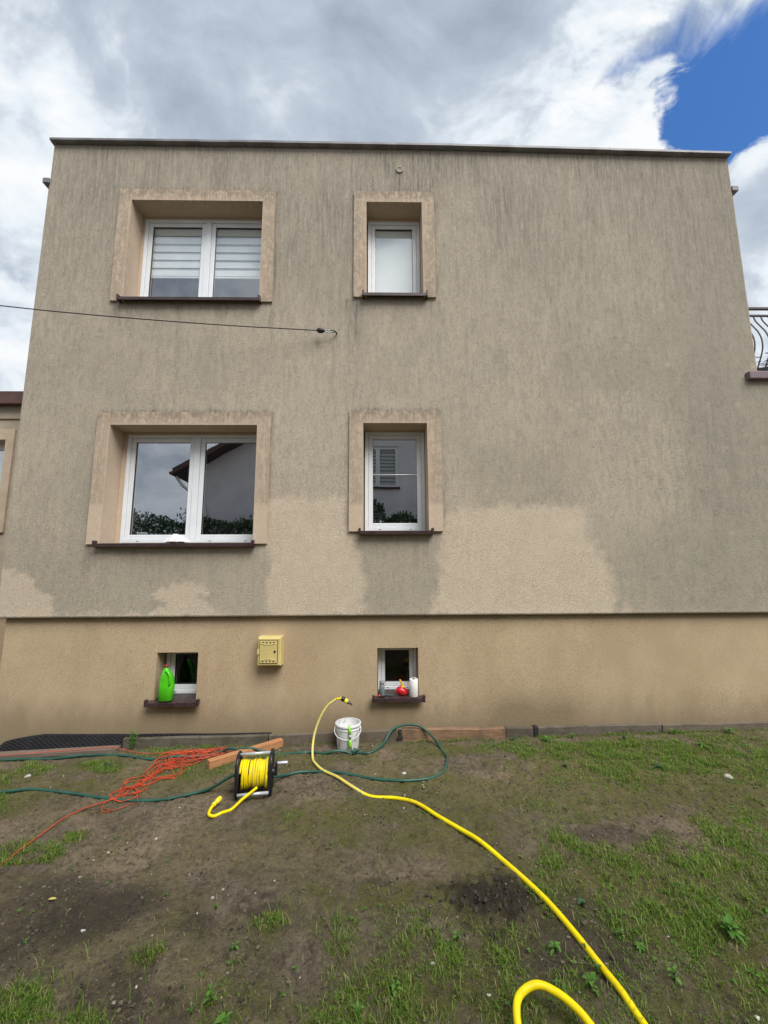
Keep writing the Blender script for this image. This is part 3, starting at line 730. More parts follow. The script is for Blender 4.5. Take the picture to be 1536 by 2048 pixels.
# ------------------------------------------------------------------ windows
def surround(key):
    a, b_, c, d = OUT[key]; i0, i1, j0, j1 = OPEN[key]; m = MB(); y0 = -0.028; y1 = 0.225
    clean_z = 2.42
    # fine strips so the grime attribute has somewhere to live
    def strip(x0, x1, z0, z1):
        nx = max(1, int((x1 - x0) / 0.03)); nz = max(1, int((z1 - z0) / 0.03))
        vs = [(x0 + (x1 - x0) * i / nx, y0, z0 + (z1 - z0) * j / nz) for i in range(nx + 1) for j in range(nz + 1)]
        m.add(vs, [(i * (nz + 1) + j, (i + 1) * (nz + 1) + j, (i + 1) * (nz + 1) + j + 1, i * (nz + 1) + j + 1) for i in range(nx) for j in range(nz)])
    strip(a, i0, c, j1); strip(i1, b_, c, j1); strip(a, b_, j1, d)
    m.quad((a, y0, c), (a, 0.02, c), (a, 0.02, d), (a, y0, d)); m.quad((b_, y0, c), (b_, y0, d), (b_, 0.02, d), (b_, 0.02, c))
    m.quad((a, y0, d), (a, 0.02, d), (b_, 0.02, d), (b_, y0, d))
    m.quad((a, y0, c), (i0, y0, c), (i0, 0.02, c), (a, 0.02, c)); m.quad((i1, y0, c), (b_, y0, c), (b_, 0.02, c), (i1, 0.02, c))
    for x in (i0, i1): m.quad((x, y0, c), (x, y1, c), (x, y1, j1), (x, y0, j1))
    m.quad((i0, y0, j1), (i0, y1, j1), (i1, y1, j1), (i1, y0, j1))
    o = obj('window_surround', m, M_surround, house)
    co = np.array([tuple(v_.co) for v_ in o.data.vertices]) + np.array(ORGH)
    z = co[:, 2]; x = co[:, 0]
    dirt = 0.55 * sm(z, clean_z - 0.03, clean_z + 0.03) + 0.12
    dirt = np.where(z > 4.5, 0.72 + 0.1 * fbm(x, z, 3, 2, 4), dirt)
    dirt = dirt + 0.95 * np.exp(-np.clip(d - z, 0, 9) / 0.045)
    dirt = dirt - 0.25 * sm(np.minimum(np.minimum(abs(x - i0), abs(x - i1)) + (z > j1 + 0.002) * 9, abs(z - j1) + 9 * ((x < i0) | (x > i1))), 0.05, 0.0)
    dirt = np.where(co[:, 1] > 0.03, 0.1, dirt)
    at = o.data.attributes.new('dirt', 'FLOAT', 'POINT'); at.data.foreach_set('value', np.clip(dirt, 0, 1).astype(np.float32))
    return o
def sill(x0, x1, z, y1, mat, drop=0.048, ends=True, front=-0.075):
    m = MB()
    m.add([(x0, front, z - 0.012), (x1, front, z - 0.012), (x1, y1, z + 0.012), (x0, y1, z + 0.012), (x0, front, z - drop), (x1, front, z - drop), (x0, front + 0.012, z - drop), (x1, front + 0.012, z - drop), (x0, front + 0.012, z - 0.02), (x1, front + 0.012, z - 0.02), (x1, y1, z - 0.004), (x0, y1, z - 0.004)],
          [(0, 1, 2, 3), (0, 4, 5, 1), (4, 6, 7, 5), (6, 8, 9, 7), (8, 11, 10, 9)])
    o = obj('window_sill', m, mat, house)
    if ends:
        for x in (x0, x1):
            e_ = MB(); e_.bbox(x - 0.012, x + 0.012, front - 0.006, -0.0, z - drop - 0.002, z + 0.020, 0.004); obj('end_cap', e_, mat, o)
    return o
def rect_frame(m, x0, x1, z0, z1, w, y0, y1, b=0.004):
    m.bbox(x0, x0 + w, y0, y1, z0, z1, b); m.bbox(x1 - w, x1, y0, y1, z0, z1, b)
    m.bbox(x0 + w, x1 - w, y0 + 0.0005, y1, z0 + 0.0005, z0 + w, b); m.bbox(x0 + w, x1 - w, y0 + 0.0005, y1, z1 - w, z1 - 0.0005, b)
def window(x0, x1, z0, z1, sashes, y=0.222, fw=0.040, sw=0.052, glass=None):
    m = MB(); rect_frame(m, x0, x1, z0, z1, fw, y, y + 0.07)
    mids = []
    if sashes == 2:
        c = (x0 + x1) / 2; m.bbox(c - 0.034, c + 0.034, y + 0.001, y + 0.07, z0 + fw, z1 - fw, 0.004); mids = [(x0 + fw, c - 0.034), (c + 0.034, x1 - fw)]
    else: mids = [(x0 + fw, x1 - fw)]
    w = obj('window', m, M_pvc, house); panes = []
    for a, b_ in mids:
        s_ = MB(); rect_frame(s_, a + 0.002, b_ - 0.002, z0 + fw + 0.002, z1 - fw - 0.002, sw, y + 0.014, y + 0.075, 0.006)
        obj('sash', s_, M_pvc, w)
        g_ = MB(); rect_frame(g_, a + sw - 0.001, b_ - sw + 0.001, z0 + fw + sw - 0.001, z1 - fw - sw + 0.001, 0.006, y + 0.022, y + 0.05, 0.001); obj('gasket', g_, M_seal, w)
        p = (a + sw - 0.002, b_ - sw + 0.002, z0 + fw + sw - 0.002, z1 - fw - sw + 0.002); panes.append(p)
        q = MB(); q.quad((p[0], y + 0.032, p[2]), (p[1], y + 0.032, p[2]), (p[1], y + 0.032, p[3]), (p[0], y + 0.032, p[3])); obj('pane', q, glass or M_glass, w)
    # drainage slots in the bottom rail
    for k in range(2 * sashes):
        d_ = MB(); xx = x0 + (x1 - x0) * (k + 0.5) / (2 * sashes); d_.box(xx - 0.014, xx + 0.014, y - 0.002, y + 0.01, z0 + 0.018, z0 + 0.023)
        obj('drain_slot', d_, M_seal, w)
    return w, panes
def room(x0, x1, z0, z1, y0, y1, mat=M_room):
    m = MB()
    m.quad((x0, y1, z0), (x1, y1, z0), (x1, y1, z1), (x0, y1, z1)); m.quad((x0, y0, z0), (x0, y1, z0), (x0, y1, z1), (x0, y0, z1)); m.quad((x1, y0, z0), (x1, y0, z1), (x1, y1, z1), (x1, y1, z0))
    m.quad((x0, y0, z1), (x0, y1, z1), (x1, y1, z1), (x1, y0, z1)); m.quad((x0, y0, z0), (x1, y0, z0), (x1, y1, z0), (x0, y1, z0))
    obj('room_interior', m, mat, house)
WINS = {}
for k, ns in (('LW', 2), ('LN', 1), ('UW', 2), ('UN', 1)):
    a, b_, c, d = OPEN[k]; surround(k)
    fx0, fx1 = a + 0.055 if k in ('LW',) else a + 0.012, b_ - 0.004
    if k == 'UW': fx0 = a + 0.035
    if k in ('LW', 'UW'): fx1 = b_ + 0.05
    top = {'LW': 3.295, 'LN': 3.335, 'UW': 6.135, 'UN': 6.135}[k]
    WINS[k] = window(fx0, fx1, c + 0.015, top, ns, glass=M_glass_up if k in ('UW', 'UN') else M_glass)
    room(fx0 - 0.05, fx1 + 0.05, c - 0.05, d + 0.05, 0.296, 1.6)
    m = MB(); m.box(fx0 - 0.02, fx1 + 0.02, 0.225, 0.29, top, d + 0.02); obj('lintel_filler', m, M_surround, house)
    if fx0 - a > 0.02:
        m = MB(); m.box(a - 0.002, fx0, 0.2265, 0.29, c, d); obj('jamb_filler', m, M_surround, house)
    sill(a - 0.035, b_ + 0.035 if k not in ('UW', 'LW') else b_ + 0.012, c + 0.004, 0.225, M_sill)
# upper pair: day-and-night blind, each band its own piece
w, panes = WINS['UW']
for px0, px1, pz0, pz1 in panes:
    z = pz1 - 0.005; bottom = pz0 + 0.40
    m = MB(); m.bbox(px0 - 0.02, px1 + 0.02, 0.270, 0.30, pz1 - 0.05, pz1 + 0.02, 0.01); obj('blind_cassette', m, M_blind, w)
    m = MB(); m.box(px0 - 0.01, px1 + 0.01, 0.284, 0.286, bottom, pz1 - 0.05); obj('blind_backing', m, M_sheer, w)
    k = 0; z = bottom
    while z < pz1 - 0.10:
        m = MB(); m.box(px0 - 0.008, px1 + 0.008, 0.274, 0.277, z + 0.022, z + 0.022 + 0.078); obj('blind_band', m, M_blind, w); z += 0.112; k += 1
    m = MB(); m.bbox(px0 - 0.01, px1 + 0.01, 0.270, 0.284, bottom - 0.012, bottom + 0.012, 0.004); obj('blind_bar', m, M_blind, w)
# upper small window: plain roller blind fully down
w, panes = WINS['UN']
px0, px1, pz0, pz1 = panes[0]
m = MB(); m.box(px0 - 0.01, px1 + 0.01, 0.272, 0.275, pz0 - 0.05, pz1 + 0.0); obj('roller_blind', m, M_blind, w)
# lower small window: thin glazing bar across the front of the pane
w, panes = WINS['LN']
px0, px1, pz0, pz1 = panes[0]
m = MB(); m.tube([(px0 - 0.03, 0.2475, 2.815), (px1 + 0.03, 0.2475, 2.812)], 0.006, 8); obj('glazing_bar', m, M_pvc, w)
# cellar windows
for k in ('BL', 'BR'):
    a, b_, c, d = BOPEN[k]
    m = MB()
    for x in (a, b_): m.quad((x, 0.047, c - 0.02), (x, 0.30, c - 0.02), (x, 0.30, d), (x, 0.047, d))
    m.quad((a, 0.047, d), (a, 0.30, d), (b_, 0.30, d), (b_, 0.047, d))
    o = obj('window_reveal', m, M_plinth, house)
    at = o.data.attributes.new('dirt', 'FLOAT', 'POINT'); at.data.foreach_set('value', np.full(len(o.data.vertices), 0.05, np.float32))
    if k == 'BL': window(a + 0.014, b_ + 0.045, c + 0.02, d + 0.045, 1, 0.222, 0.040, 0.050, M_glass_low)
    else: window(a + 0.004, b_ - 0.004, c + 0.02, d + 0.02, 1, 0.222, 0.034, 0.042, M_glass_low)
    room(a - 0.05, b_ + 0.10, c - 0.05, d + 0.08, 0.30, 1.4)
    sill(a - 0.045, b_ + 0.047, c + 0.012, 0.24, M_sill_dusty, 0.048, True, -0.035)

# ------------------------------------------------------------------ terrace wing at the right, flush with the front
ter = thing('terrace_wing', 'low terrace wing flush with the house front at the right edge', 'house wing', (6.7, 2, 0))
tx = grid_axis(XR + 0.0005, 9.0, 0.05, []); tz = grid_axis(ZB, 3.90, 0.05, [])
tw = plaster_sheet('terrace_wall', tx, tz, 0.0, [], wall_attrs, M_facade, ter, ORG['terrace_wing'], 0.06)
m = MB(); m.bbox(4.335, 9.0, -0.06, 0.35, 3.883, 3.975, 0.008); obj('coping', m, M_terrace_cap, ter)
m = MB(); m.box(XR + 0.03, 9.0, 0.352, 4.0, 3.80, 3.94); obj('terrace_floor', m, M_zinc_dark, ter)
m = MB(); m.box(8.9, 9.0, 0.06, 4.0, -0.3, 3.88); obj('end_wall', m, M_annex_wall, ter)
rail = thing('terrace_railing', 'iron balcony railing with bowed bars on the terrace at right', 'railing', (6.7, 0.22, 3.95))
m = MB(); m.bbox(4.51, 8.9, 0.20, 0.24, 4.935, 4.962, 0.004); obj('top_rail', m, M_railbar, rail)
m = MB(); m.bbox(4.51, 8.9, 0.205, 0.235, 4.842, 4.862, 0.004); obj('second_rail', m, M_railbar, rail)
m = MB(); m.bbox(4.51, 8.9, 0.17, 0.25, 4.045, 4.075, 0.004); obj('bottom_rail', m, M_railbar, rail)
prof = [(0.22, 4.85), (0.205, 4.78), (0.15, 4.67), (0.09, 4.55), (0.06, 4.43), (0.07, 4.31), (0.13, 4.18), (0.19, 4.07)]
first = None
for i in range(46):
    x = 4.56 + i * 0.095
    if first is None:
        m = MB(); m.tube(smooth_path([(x, y, z) for y, z in prof], 4), 0.008, 6); first = obj('baluster', m, M_railbar, rail)
    else:
        c = first.copy(); c.location = (i * 0.095, 0, 0); COL.objects.link(c); c.parent = rail
for x in (4.60, 6.6, 8.6):
    m = MB(); m.bbox(x, x + 0.03, 0.225, 0.255, 3.93, 4.94, 0.003); obj('post', m, M_railbar, rail)
m = MB(); m.bbox(4.545, 6.2, 0.20, 0.42, 3.985, 4.10, 0.012)
fb = thing('flower_box', 'long dark flower box on the terrace behind the iron railing', 'planter', (5.3, 0.3, 3.98))
m = MB()
m.add([(4.53, .26, 3.945), (6.3, .26, 3.945), (6.3, .46, 3.945), (4.53, .46, 3.945), (4.51, .24, 4.17), (6.32, .24, 4.17), (6.32, .48, 4.17), (4.51, .48, 4.17)], [(0, 1, 5, 4), (1, 2, 6, 5), (2, 3, 7, 6), (3, 0, 4, 7), (0, 3, 2, 1), (4, 5, 6, 7)])
obj('box', m, M_black, fb)

def leaf(m, base, dirv, L, W, droop=0.3, mi=0, nseg=4, fold=0.25):
    """one folded leaf blade"""
    d = Vector(dirv).normalized(); s = d.cross(Vector((0, 0, 1)))
    if s.length < 1e-3: s = Vector((1, 0, 0))
    s.normalize(); up = s.cross(d); vs = []; P = Vector(base); fs = []
    for i in range(nseg + 1):
        t = i / nseg
        w = W * (0.5 if i % 2 or nseg < 5 else 0.38) * math.sin(math.pi * min(1, (t * 0.9 + 0.1))) ** 0.8 if i < nseg else W * 0.02
        p = P + d * (L * t) + Vector((0, 0, -droop * L * t * t))
        vs += [p - s * w + up * w * fold, p, p + s * w + up * w * fold]
    for i in range(nseg):
        fs += [(i * 3, i * 3 + 1, i * 3 + 4, i * 3 + 3), (i * 3 + 1, i * 3 + 2, i * 3 + 5, i * 3 + 4)]
    m.add(vs, fs, mi, True)
def toned(o, lo, hi):
    nv = len(o.data.vertices); at = o.data.attributes.new('tone', 'FLOAT', 'POINT')
    at.data.foreach_set('value', np.repeat(RNG.uniform(lo, hi, nv // 27 + 1), 27)[:nv].astype(np.float32)); return o
m = MB()
for i in range(34):
    x = 4.56 + random.random() * 1.6; h = 0.1 + 0.35 * random.random() * (1.6 if x < 4.75 else 0.8)
    for k in range(5):
        z = 4.10 + h * (k + 1) / 5
        leaf(m, (x, 0.36 + random.uniform(-.05, .05), z), (random.uniform(-1, 1), random.uniform(-1, 1), random.uniform(-.2, .9)), 0.07, 0.03)
o = obj('foliage', m, M_leaf_far, None, (5.3, 0.36, 4.06)); o.name = 'terrace_plants'; tag(o, 'dark green plants growing in the flower box behind the railing', 'plant', None, 'stuff')

# ------------------------------------------------------------------ annex at the left edge, set back
ann = thing('annex', 'low beige annex with brown roof fascia at the left edge', 'annex', (-7, 3, 0))
ax0, ax1 = -10.0, -4.012; wx0, wx1, wz0, wz1 = -6.2, -4.555, 2.20, 3.315; ay = 0.5
m = MB()
for (a, b_, c, d) in ((ax0, wx0, ZB, 3.80), (wx1, ax1, ZB, 3.80), (wx0, wx1, ZB, wz0), (wx0, wx1, wz1, 3.80)): m.quad((a, ay, c), (b_, ay, c), (b_, ay, d), (a, ay, d))
m.quad((ax0, ay, ZB), (ax0, 6, ZB), (ax0, 6, 3.8), (ax0, ay, 3.8)); m.quad((ax0, 6, -0.3), (ax1, 6, -0.3), (ax1, 6, 3.8), (ax0, 6, 3.8)); m.quad((ax0, ay, ZB), (ax1, ay, ZB), (ax1, ay + 0.06, ZB), (ax0, ay + 0.06, ZB))
obj('wall', m, M_annex_wall, ann)
m = MB(); m.quad((ax0, ay + 0.05, -0.3), (ax1 + 0.07, ay + 0.05, -0.3), (ax1 + 0.07, ay + 0.05, ZB), (ax0, ay + 0.05, ZB)); o = obj('plinth', m, M_plinth, ann)
m = MB(); m.box(ax0, ax1, ay - 0.02, ay - 0.001, 3.585, 3.79); obj('frieze', m, M_annex_wall, ann)
m = MB(); m.bbox(ax0 - 0.1, ax1 + 0.02, ay - 0.11, ay + 0.25, 3.745, 3.905, 0.006); obj('fascia', m, M_rooftile, ann)
m = MB(); m.box(ax0, ax1, ay + 0.25, 6, 3.78, 3.86); obj('roof', m, M_zinc_dark, ann)
m = MB()
for (a, b_, c, d) in ((wx1, wx1 + 0.10, wz0 - 0.03, wz1), (wx0 - 0.1, wx0, wz0 - 0.03, wz1), (wx0 - 0.1, wx1 + 0.10, wz1, wz1 + 0.13)): m.box(a, b_, ay - 0.025, ay - 0.001, c, d)
m.quad((wx1 - 0.001, ay - 0.02, wz0), (wx1 - 0.001, ay + 0.22, wz0), (wx1 - 0.001, ay + 0.22, wz1), (wx1 - 0.001, ay - 0.02, wz1)); m.quad((wx0, ay - 0.02, wz1 - 0.001), (wx0, ay + 0.22, wz1 - 0.001), (wx1, ay + 0.22, wz1 - 0.001), (wx1, ay - 0.02, wz1 - 0.001))
obj('window_surround', m, M_annex_trim, ann)
m = MB(); rect_frame(m, wx0, wx1 + 0.05, wz0, wz1, 0.08, ay + 0.15, ay + 0.21); m.bbox(-5.4, -5.3, ay + 0.151, ay + 0.21, wz0 + .08, wz1 - .08, .004); aw = obj('window', m, M_pvc, ann)
m = MB(); m.quad((wx0, ay + 0.18, wz0), (wx1, ay + 0.18, wz0), (wx1, ay + 0.18, wz1), (wx0, ay + 0.18, wz1)); obj('pane', m, M_glass, aw)
m = MB(); m.box(wx0, wx1, ay + 0.24, ay + 0.25, wz0, wz1); obj('blind', m, M_blind, aw)
m = MB(); m.bbox(wx0 - 0.03, wx1 + 0.03, ay - 0.07, ay + 0.16, wz0 - 0.05, wz0 + 0.005, 0.006); obj('window_sill', m, M_sill, ann)

# ================================================================== METER BOX
BX0, BX1, BZ0, BZ1 = -1.232, -0.992, 0.733, 1.016
box = thing('meter_box', 'small yellow gas meter box mounted on the tan plinth', 'meter box', ((BX0 + BX1) / 2, 0.05, BZ0))
m = MB(); m.add([(BX0 + .012, -.07, BZ0 + .012), (BX1 - .012, -.07, BZ0 + .012), (BX1 - .012, -.07, BZ1 - .012), (BX0 + .012, -.07, BZ1 - .012), (BX0 - .006, .049, BZ0 - .006), (BX1 + .006, .049, BZ0 - .006), (BX1 + .006, .049, BZ1 + .006), (BX0 - .006, .049, BZ1 + .006),
       (BX0, -.058, BZ0), (BX1, -.058, BZ0), (BX1, -.058, BZ1), (BX0, -.058, BZ1)],
      [(0, 1, 2, 3), (8, 9, 1, 0), (9, 10, 2, 1), (10, 11, 3, 2), (11, 8, 0, 3), (4, 5, 9, 8), (5, 6, 10, 9), (6, 7, 11, 10), (7, 4, 8, 11)])
body = obj('body', m, M_yellowbox, box)
dx0, dx1, dz0, dz1 = BX0 + .026, BX1 - .036, BZ0 + .030, BZ1 - .030
m = MB(); m.box(dx0 - .006, dx1 + .006, -.0715, -.0705, dz0 - .006, dz1 + .006); obj('door_gap', m, M_hole, box)
m = MB(); m.bbox(dx0, dx1, -.0785, -.0710, dz0, dz1, .003)
door = obj('door', m, M_yellowbox, box)
for s in (1, -1):
    m = MB()
    zc_ = dz1 - .022 if s > 0 else dz0 + .022
    pts = [(dx0 + .014 + (dx1 - dx0 - .028) * t, -.0795, zc_ - s * (.012 * math.sin(math.pi * t)) - s * .006) for t in np.linspace(0, 1, 12)]
    m.tube(pts, .0035, 6); obj('door_rib', m, M_yellowbox, door)
for s in (1, -1):
    for i in range(4):
        m = MB(); t = (i + .5) / 4; xx = dx0 + .016 + (dx1 - dx0 - .032) * t
        zc_ = (dz1 - .014 if s > 0 else dz0 + .014) - s * .006 * math.sin(math.pi * t)
        m.lathe([(0, -.0792), (.0078, -.0792), (.0078, -.078)], (xx, 0, zc_), 10, 0, 'y'); obj('vent_hole', m, M_hole, door)
m = MB(); m.lathe([(0, -.083), (.010, -.083), (.012, -.080), (.012, -.077)], (dx1 - .024, 0, (dz0 + dz1) / 2 + .002), 14, 0, 'y'); obj('lock', m, M_hole, door)
m = MB(); m.bbox(BX0 - .002, BX0 + .022, -.0775, -.071, (dz0 + dz1) / 2 - .026, (dz0 + dz1) / 2 + .026, .003); obj('hinge', m, M_yellowbox, box)
m = MB()
for k in range(2):
    for i in range(7):
        xx = dx0 + .032 + i * .011; z_ = (dz0 + dz1) / 2 + .012 - k * .026
        m.box(xx, xx + .007, -.0798, -.0783, z_, z_ + (.004 if k == 0 else .009))
obj('embossing', m, M_yellowbox, door)

# ================================================================== SILL OBJECTS
def rring(cx, cy, z, wx, wy, n=20, p=3.2):
    out = []
    for j in range(n):
        t = 2 * math.pi * j / n; c, s = math.cos(t), math.sin(t)
        out.append((cx + wx * math.copysign(abs(c) ** (2 / p), c), cy + wy * math.copysign(abs(s) ** (2 / p), s), z))
    return out
def loft(m, rings, mi=0):
    n = len(rings[0]); vs = [q for r in rings for q in r]
    fs = [(i * n + j, i * n + (j + 1) % n, (i + 1) * n + (j + 1) % n, (i + 1) * n + j) for i in range(len(rings) - 1) for j in range(n)]
    m.add(vs, fs, mi, True); m.add(rings[0], [tuple(range(n))[::-1]], mi); m.add(rings[-1], [tuple(range(n))], mi)
jx, jy, jz = -2.180, 0.030, 0.3835
jug = thing('plastic_jug', 'bright green plastic jug with red cap on left cellar window sill', 'jug', (jx, jy, jz))
m = MB()
prof = [(0, .062, .048, 0), (.006, .070, .055, 0), (.10, .071, .056, 0), (.135, .0705, .056, 0), (.142, .067, .053, 0), (.19, .064, .051, -.002), (.225, .052, .044, -.006), (.255, .036, .034, -.012), (.272, .022, .024, -.016), (.280, .017, .018, -.017), (.296, .017, .017, -.017)]
loft(m, [rring(jx + o_, jy, jz + h * 1.13, a, b_) for h, a, b_, o_ in prof]); obj('body', m, M_jug, jug)
m = MB(); m.tube(smooth_path([(jx - .010, jy - .030, jz + .296), (jx + .018, jy - .042, jz + .286), (jx + .045, jy - .048, jz + .246), (jx + .052, jy - .052, jz + .186), (jx + .046, jy - .048, jz + .160)], 6), [.012] * 25, 10); obj('handle', m, M_jug, jug)
m = MB(); m.lathe([(0, .022), (.017, .022), (.0205, .019), (.0205, 0), (.0, 0)], (jx - .017, jy, jz + .329), 18); obj('cap', m, M_capred, jug)

rx, ry, rz = 0.383, 0.022, 0.3985
o = MB(); o.lathe([(.020, .172), (.040, .175), (.0445, .170), (.0455, .09), (.0445, .004), (.042, 0), (.0, 0)], (rx, ry, rz), 28)
roll = thing('paper_roll', 'upright roll of white paper at the right end of the cellar sill', 'paper roll', (rx, ry, rz))
obj('paper', o, M_paper, roll)
o = MB(); o.lathe([(.020, .1715), (.019, .1735), (.017, .172), (.017, .04), (0, .04)], (rx, ry, rz), 20); obj('core', o, M_edge_c3, roll)
o = MB(); leaf(o, (rx - .01, ry + .01, rz + .172), (1, -.3, .55), .045, .035, .3); obj('loose_sheet', o, M_paper, roll)

cx, cy, cz = 0.262, 0.075, 0.405
can = thing('oil_can', 'squat red plastic can with orange yellow spout on cellar sill', 'can', (cx, cy, cz))
m = MB()
pr = [(0, .040, .040, .012), (.008, .054, .048, .010), (.030, .062, .052, .004), (.052, .055, .048, -.006), (.068, .036, .036, -.012), (.078, .018, .02, -.008), (.084, .012, .012, -.004)]
loft(m, [rring(cx + o_, cy, cz + h, a, b_, 24, 2.3) for h, a, b_, o_ in pr])
m.tube(smooth_path([(cx - .035, cy, cz + .055), (cx - .06, cy - .02, cz + .045), (cx - .062, cy - .02, cz + .015)], 5), .008, 8)
obj('body', m, M_red, can)
m = MB(); m.tube(smooth_path([(cx + .006, cy - .005, cz + .075), (cx + .002, cy - .008, cz + .105), (cx - .022, cy - .012, cz + .150)], 6), [.020 - .0011 * i for i in range(13)], 12); obj('spout', m, M_gold, can)
m = MB(); m.lathe([(.023, 0), (.023, .014), (.014, .02)], (cx + .006, cy - .004, cz + .072), 16); obj('collar', m, M_gold, can)

qx, qy, qz = 0.052, 0.085, 0.405
jar = thing('small_jar', 'small cloudy grey jar at the left end of the cellar sill', 'jar', (qx, qy, qz))
m = MB(); m.lathe([(0, 0), (.027, 0), (.030, .004), (.030, .085), (.026, .095), (.022, .10)], (qx, qy, qz), 20); obj('glass', m, M_clear, jar)
m = MB(); m.lathe([(.026, .098), (.027, .10), (.027, .128), (.024, .132), (0, .132)], (qx, qy, qz), 20); obj('lid', m, M_steel, jar)
tx_, ty_, tz_ = 0.070, 0.000, 0.402
tool = thing('scraper', 'dark grey hand scraper with red handle end lying before the jar', 'scraper', (tx_, ty_, tz_))
m = MB(); m.tube([(tx_ - .04, ty_ - .01, tz_ + .014), (tx_ + .0, ty_, tz_ + .016), (tx_ + .03, ty_ + .015, tz_ + .016)], [.012, .014, .010], 10); obj('grip', m, M_slate, tool)
m = MB(); m.tube([(tx_ - .058, ty_ - .016, tz_ + .014), (tx_ - .04, ty_ - .01, tz_ + .014)], [.012, .014], 10); obj('grip_end', m, M_red, tool)
m = MB(); m.add([(tx_ + .025, ty_ + .005, tz_ + .014), (tx_ + .10, ty_ + .015, tz_ + .010), (tx_ + .10, ty_ + .055, tz_ + .012), (tx_ + .025, ty_ + .026, tz_ + .016), (tx_ + .025, ty_ + .005, tz_ + .011), (tx_ + .10, ty_ + .015, tz_ + .008), (tx_ + .10, ty_ + .055, tz_ + .009), (tx_ + .025, ty_ + .026, tz_ + .013)],
      [(0, 1, 2, 3), (7, 6, 5, 4), (0, 4, 5, 1), (1, 5, 6, 2), (2, 6, 7, 3), (3, 7, 4, 0)]); obj('blade', m, M_slate, tool)

# rag on the ground floor sill
m = MB(); nu, nv_ = 22, 16; vs = []
for i in range(nu):
    for j in range(nv_):
        a, b_ = i / (nu - 1), j / (nv_ - 1)
        edge = math.sin(math.pi * a) ** .6 * math.sin(math.pi * b_) ** .5
        x = -2.315 + .225 * a + .02 * math.sin(9 * b_); y = -0.03 + .20 * b_ + .02 * math.sin(11 * a)
        vs.append((x, y, 2.017 + edge * (.025 + .075 * float(fbm(np.array([a * 5]), np.array([b_ * 4]), 1.3, 3, 33)[0]) + .03 * a)))
m.add(vs, [(i * nv_ + j, (i + 1) * nv_ + j, (i + 1) * nv_ + j + 1, i * nv_ + j + 1) for i in range(nu - 1) for j in range(nv_ - 1)], 0, True)
tag(obj('rag', m, M_rag, None, (-2.2, 0.07, 2.02)), 'crumpled white rag lying on the large ground floor window sill', 'rag')
# things just inside the ground floor panes
m = MB(); m.lathe([(0, 0), (.030, 0), (.034, .004), (.058, .042), (.062, .050), (.056, .046), (.03, .008), (0, .008)], (-2.74, .36, 2.10), 22)
tag(obj('bowl', m, M_pvc, None, (-2.74, .36, 2.10)), 'small white bowl inside the large ground floor window', 'bowl')
m = MB(); m.box(-2.9, -1.3, 0.30, 0.62, 2.06, 2.098); obj('inner_sill', m, M_blind, house)
m = MB(); m.box(-0.14, 0.56, 0.30, 0.62, 2.17, 2.213); obj('inner_sill', m, M_blind, house)
m = MB(); m.lathe([(0, 0), (.026, 0), (.022, .018), (.008, .045), (.012, .055), (.007, .068), (0, .072)], (0.045, .34, 2.213), 16)
tag(obj('ornament', m, M_pvc, None, (0.045, .34, 2.213)), 'white bell shaped ornament inside the small ground floor window', 'ornament')
m = MB(); m.lathe([(0, 0), (.012, 0), (.008, .02), (.010, .04), (0, .055)], (0.395, .34, 2.213), 14)
tag(obj('ornament', m, M_pvc, None, (0.395, .34, 2.213)), 'tiny white figurine inside the small ground floor window, right corner', 'ornament')

# ================================================================== CABLE
cab = thing('overhead_cable', 'thin black cable anchored with clamp and hook on the front wall', 'cable', (-0.46, 0, 4.45))
pts = smooth_path([(-0.655, -0.085, 4.432), (-1.8, -0.235, 4.405), (-3.1, -0.400, 4.410), (-3.9, -0.500, 4.435), (-6.5, -0.83, 4.56), (-10, -1.28, 4.82), (-16, -2.0, 5.45)], 10)
m = MB(); m.tube(pts, 0.0055, 6); obj('wire', m, M_wire, cab)
m = MB(); m.tube([(-0.685, -.089, 4.432), (-0.672, -.088, 4.433), (-0.655, -.085, 4.433), (-0.62, -.082, 4.432), (-0.605, -.08, 4.432), (-0.59, -.078, 4.431)], [.008, .022, .030, .030, .022, .008], 10); obj('clamp', m, M_wire, cab)
m = MB()
for s in (1, -1): m.tube(smooth_path([(-0.60, -.079, 4.432), (-0.565, -.075, 4.432 + s * .012), (-0.53, -.070, 4.432 + s * .013), (-0.50, -.066, 4.434 + s * .004)], 5), .0055, 6)
obj('wire_loop', m, M_steel, cab)
m = MB(); m.tube(smooth_path([(-0.525, -.072, 4.440), (-0.50, -.068, 4.447), (-0.478, -.062, 4.436), (-0.498, -.062, 4.425), (-0.515, -.064, 4.43)], 5), .006, 6); m.tube([(-0.480, -.062, 4.440), (-0.462, -.02, 4.444), (-0.458, .01, 4.445)], .009, 8); obj('hook', m, M_iron, cab)

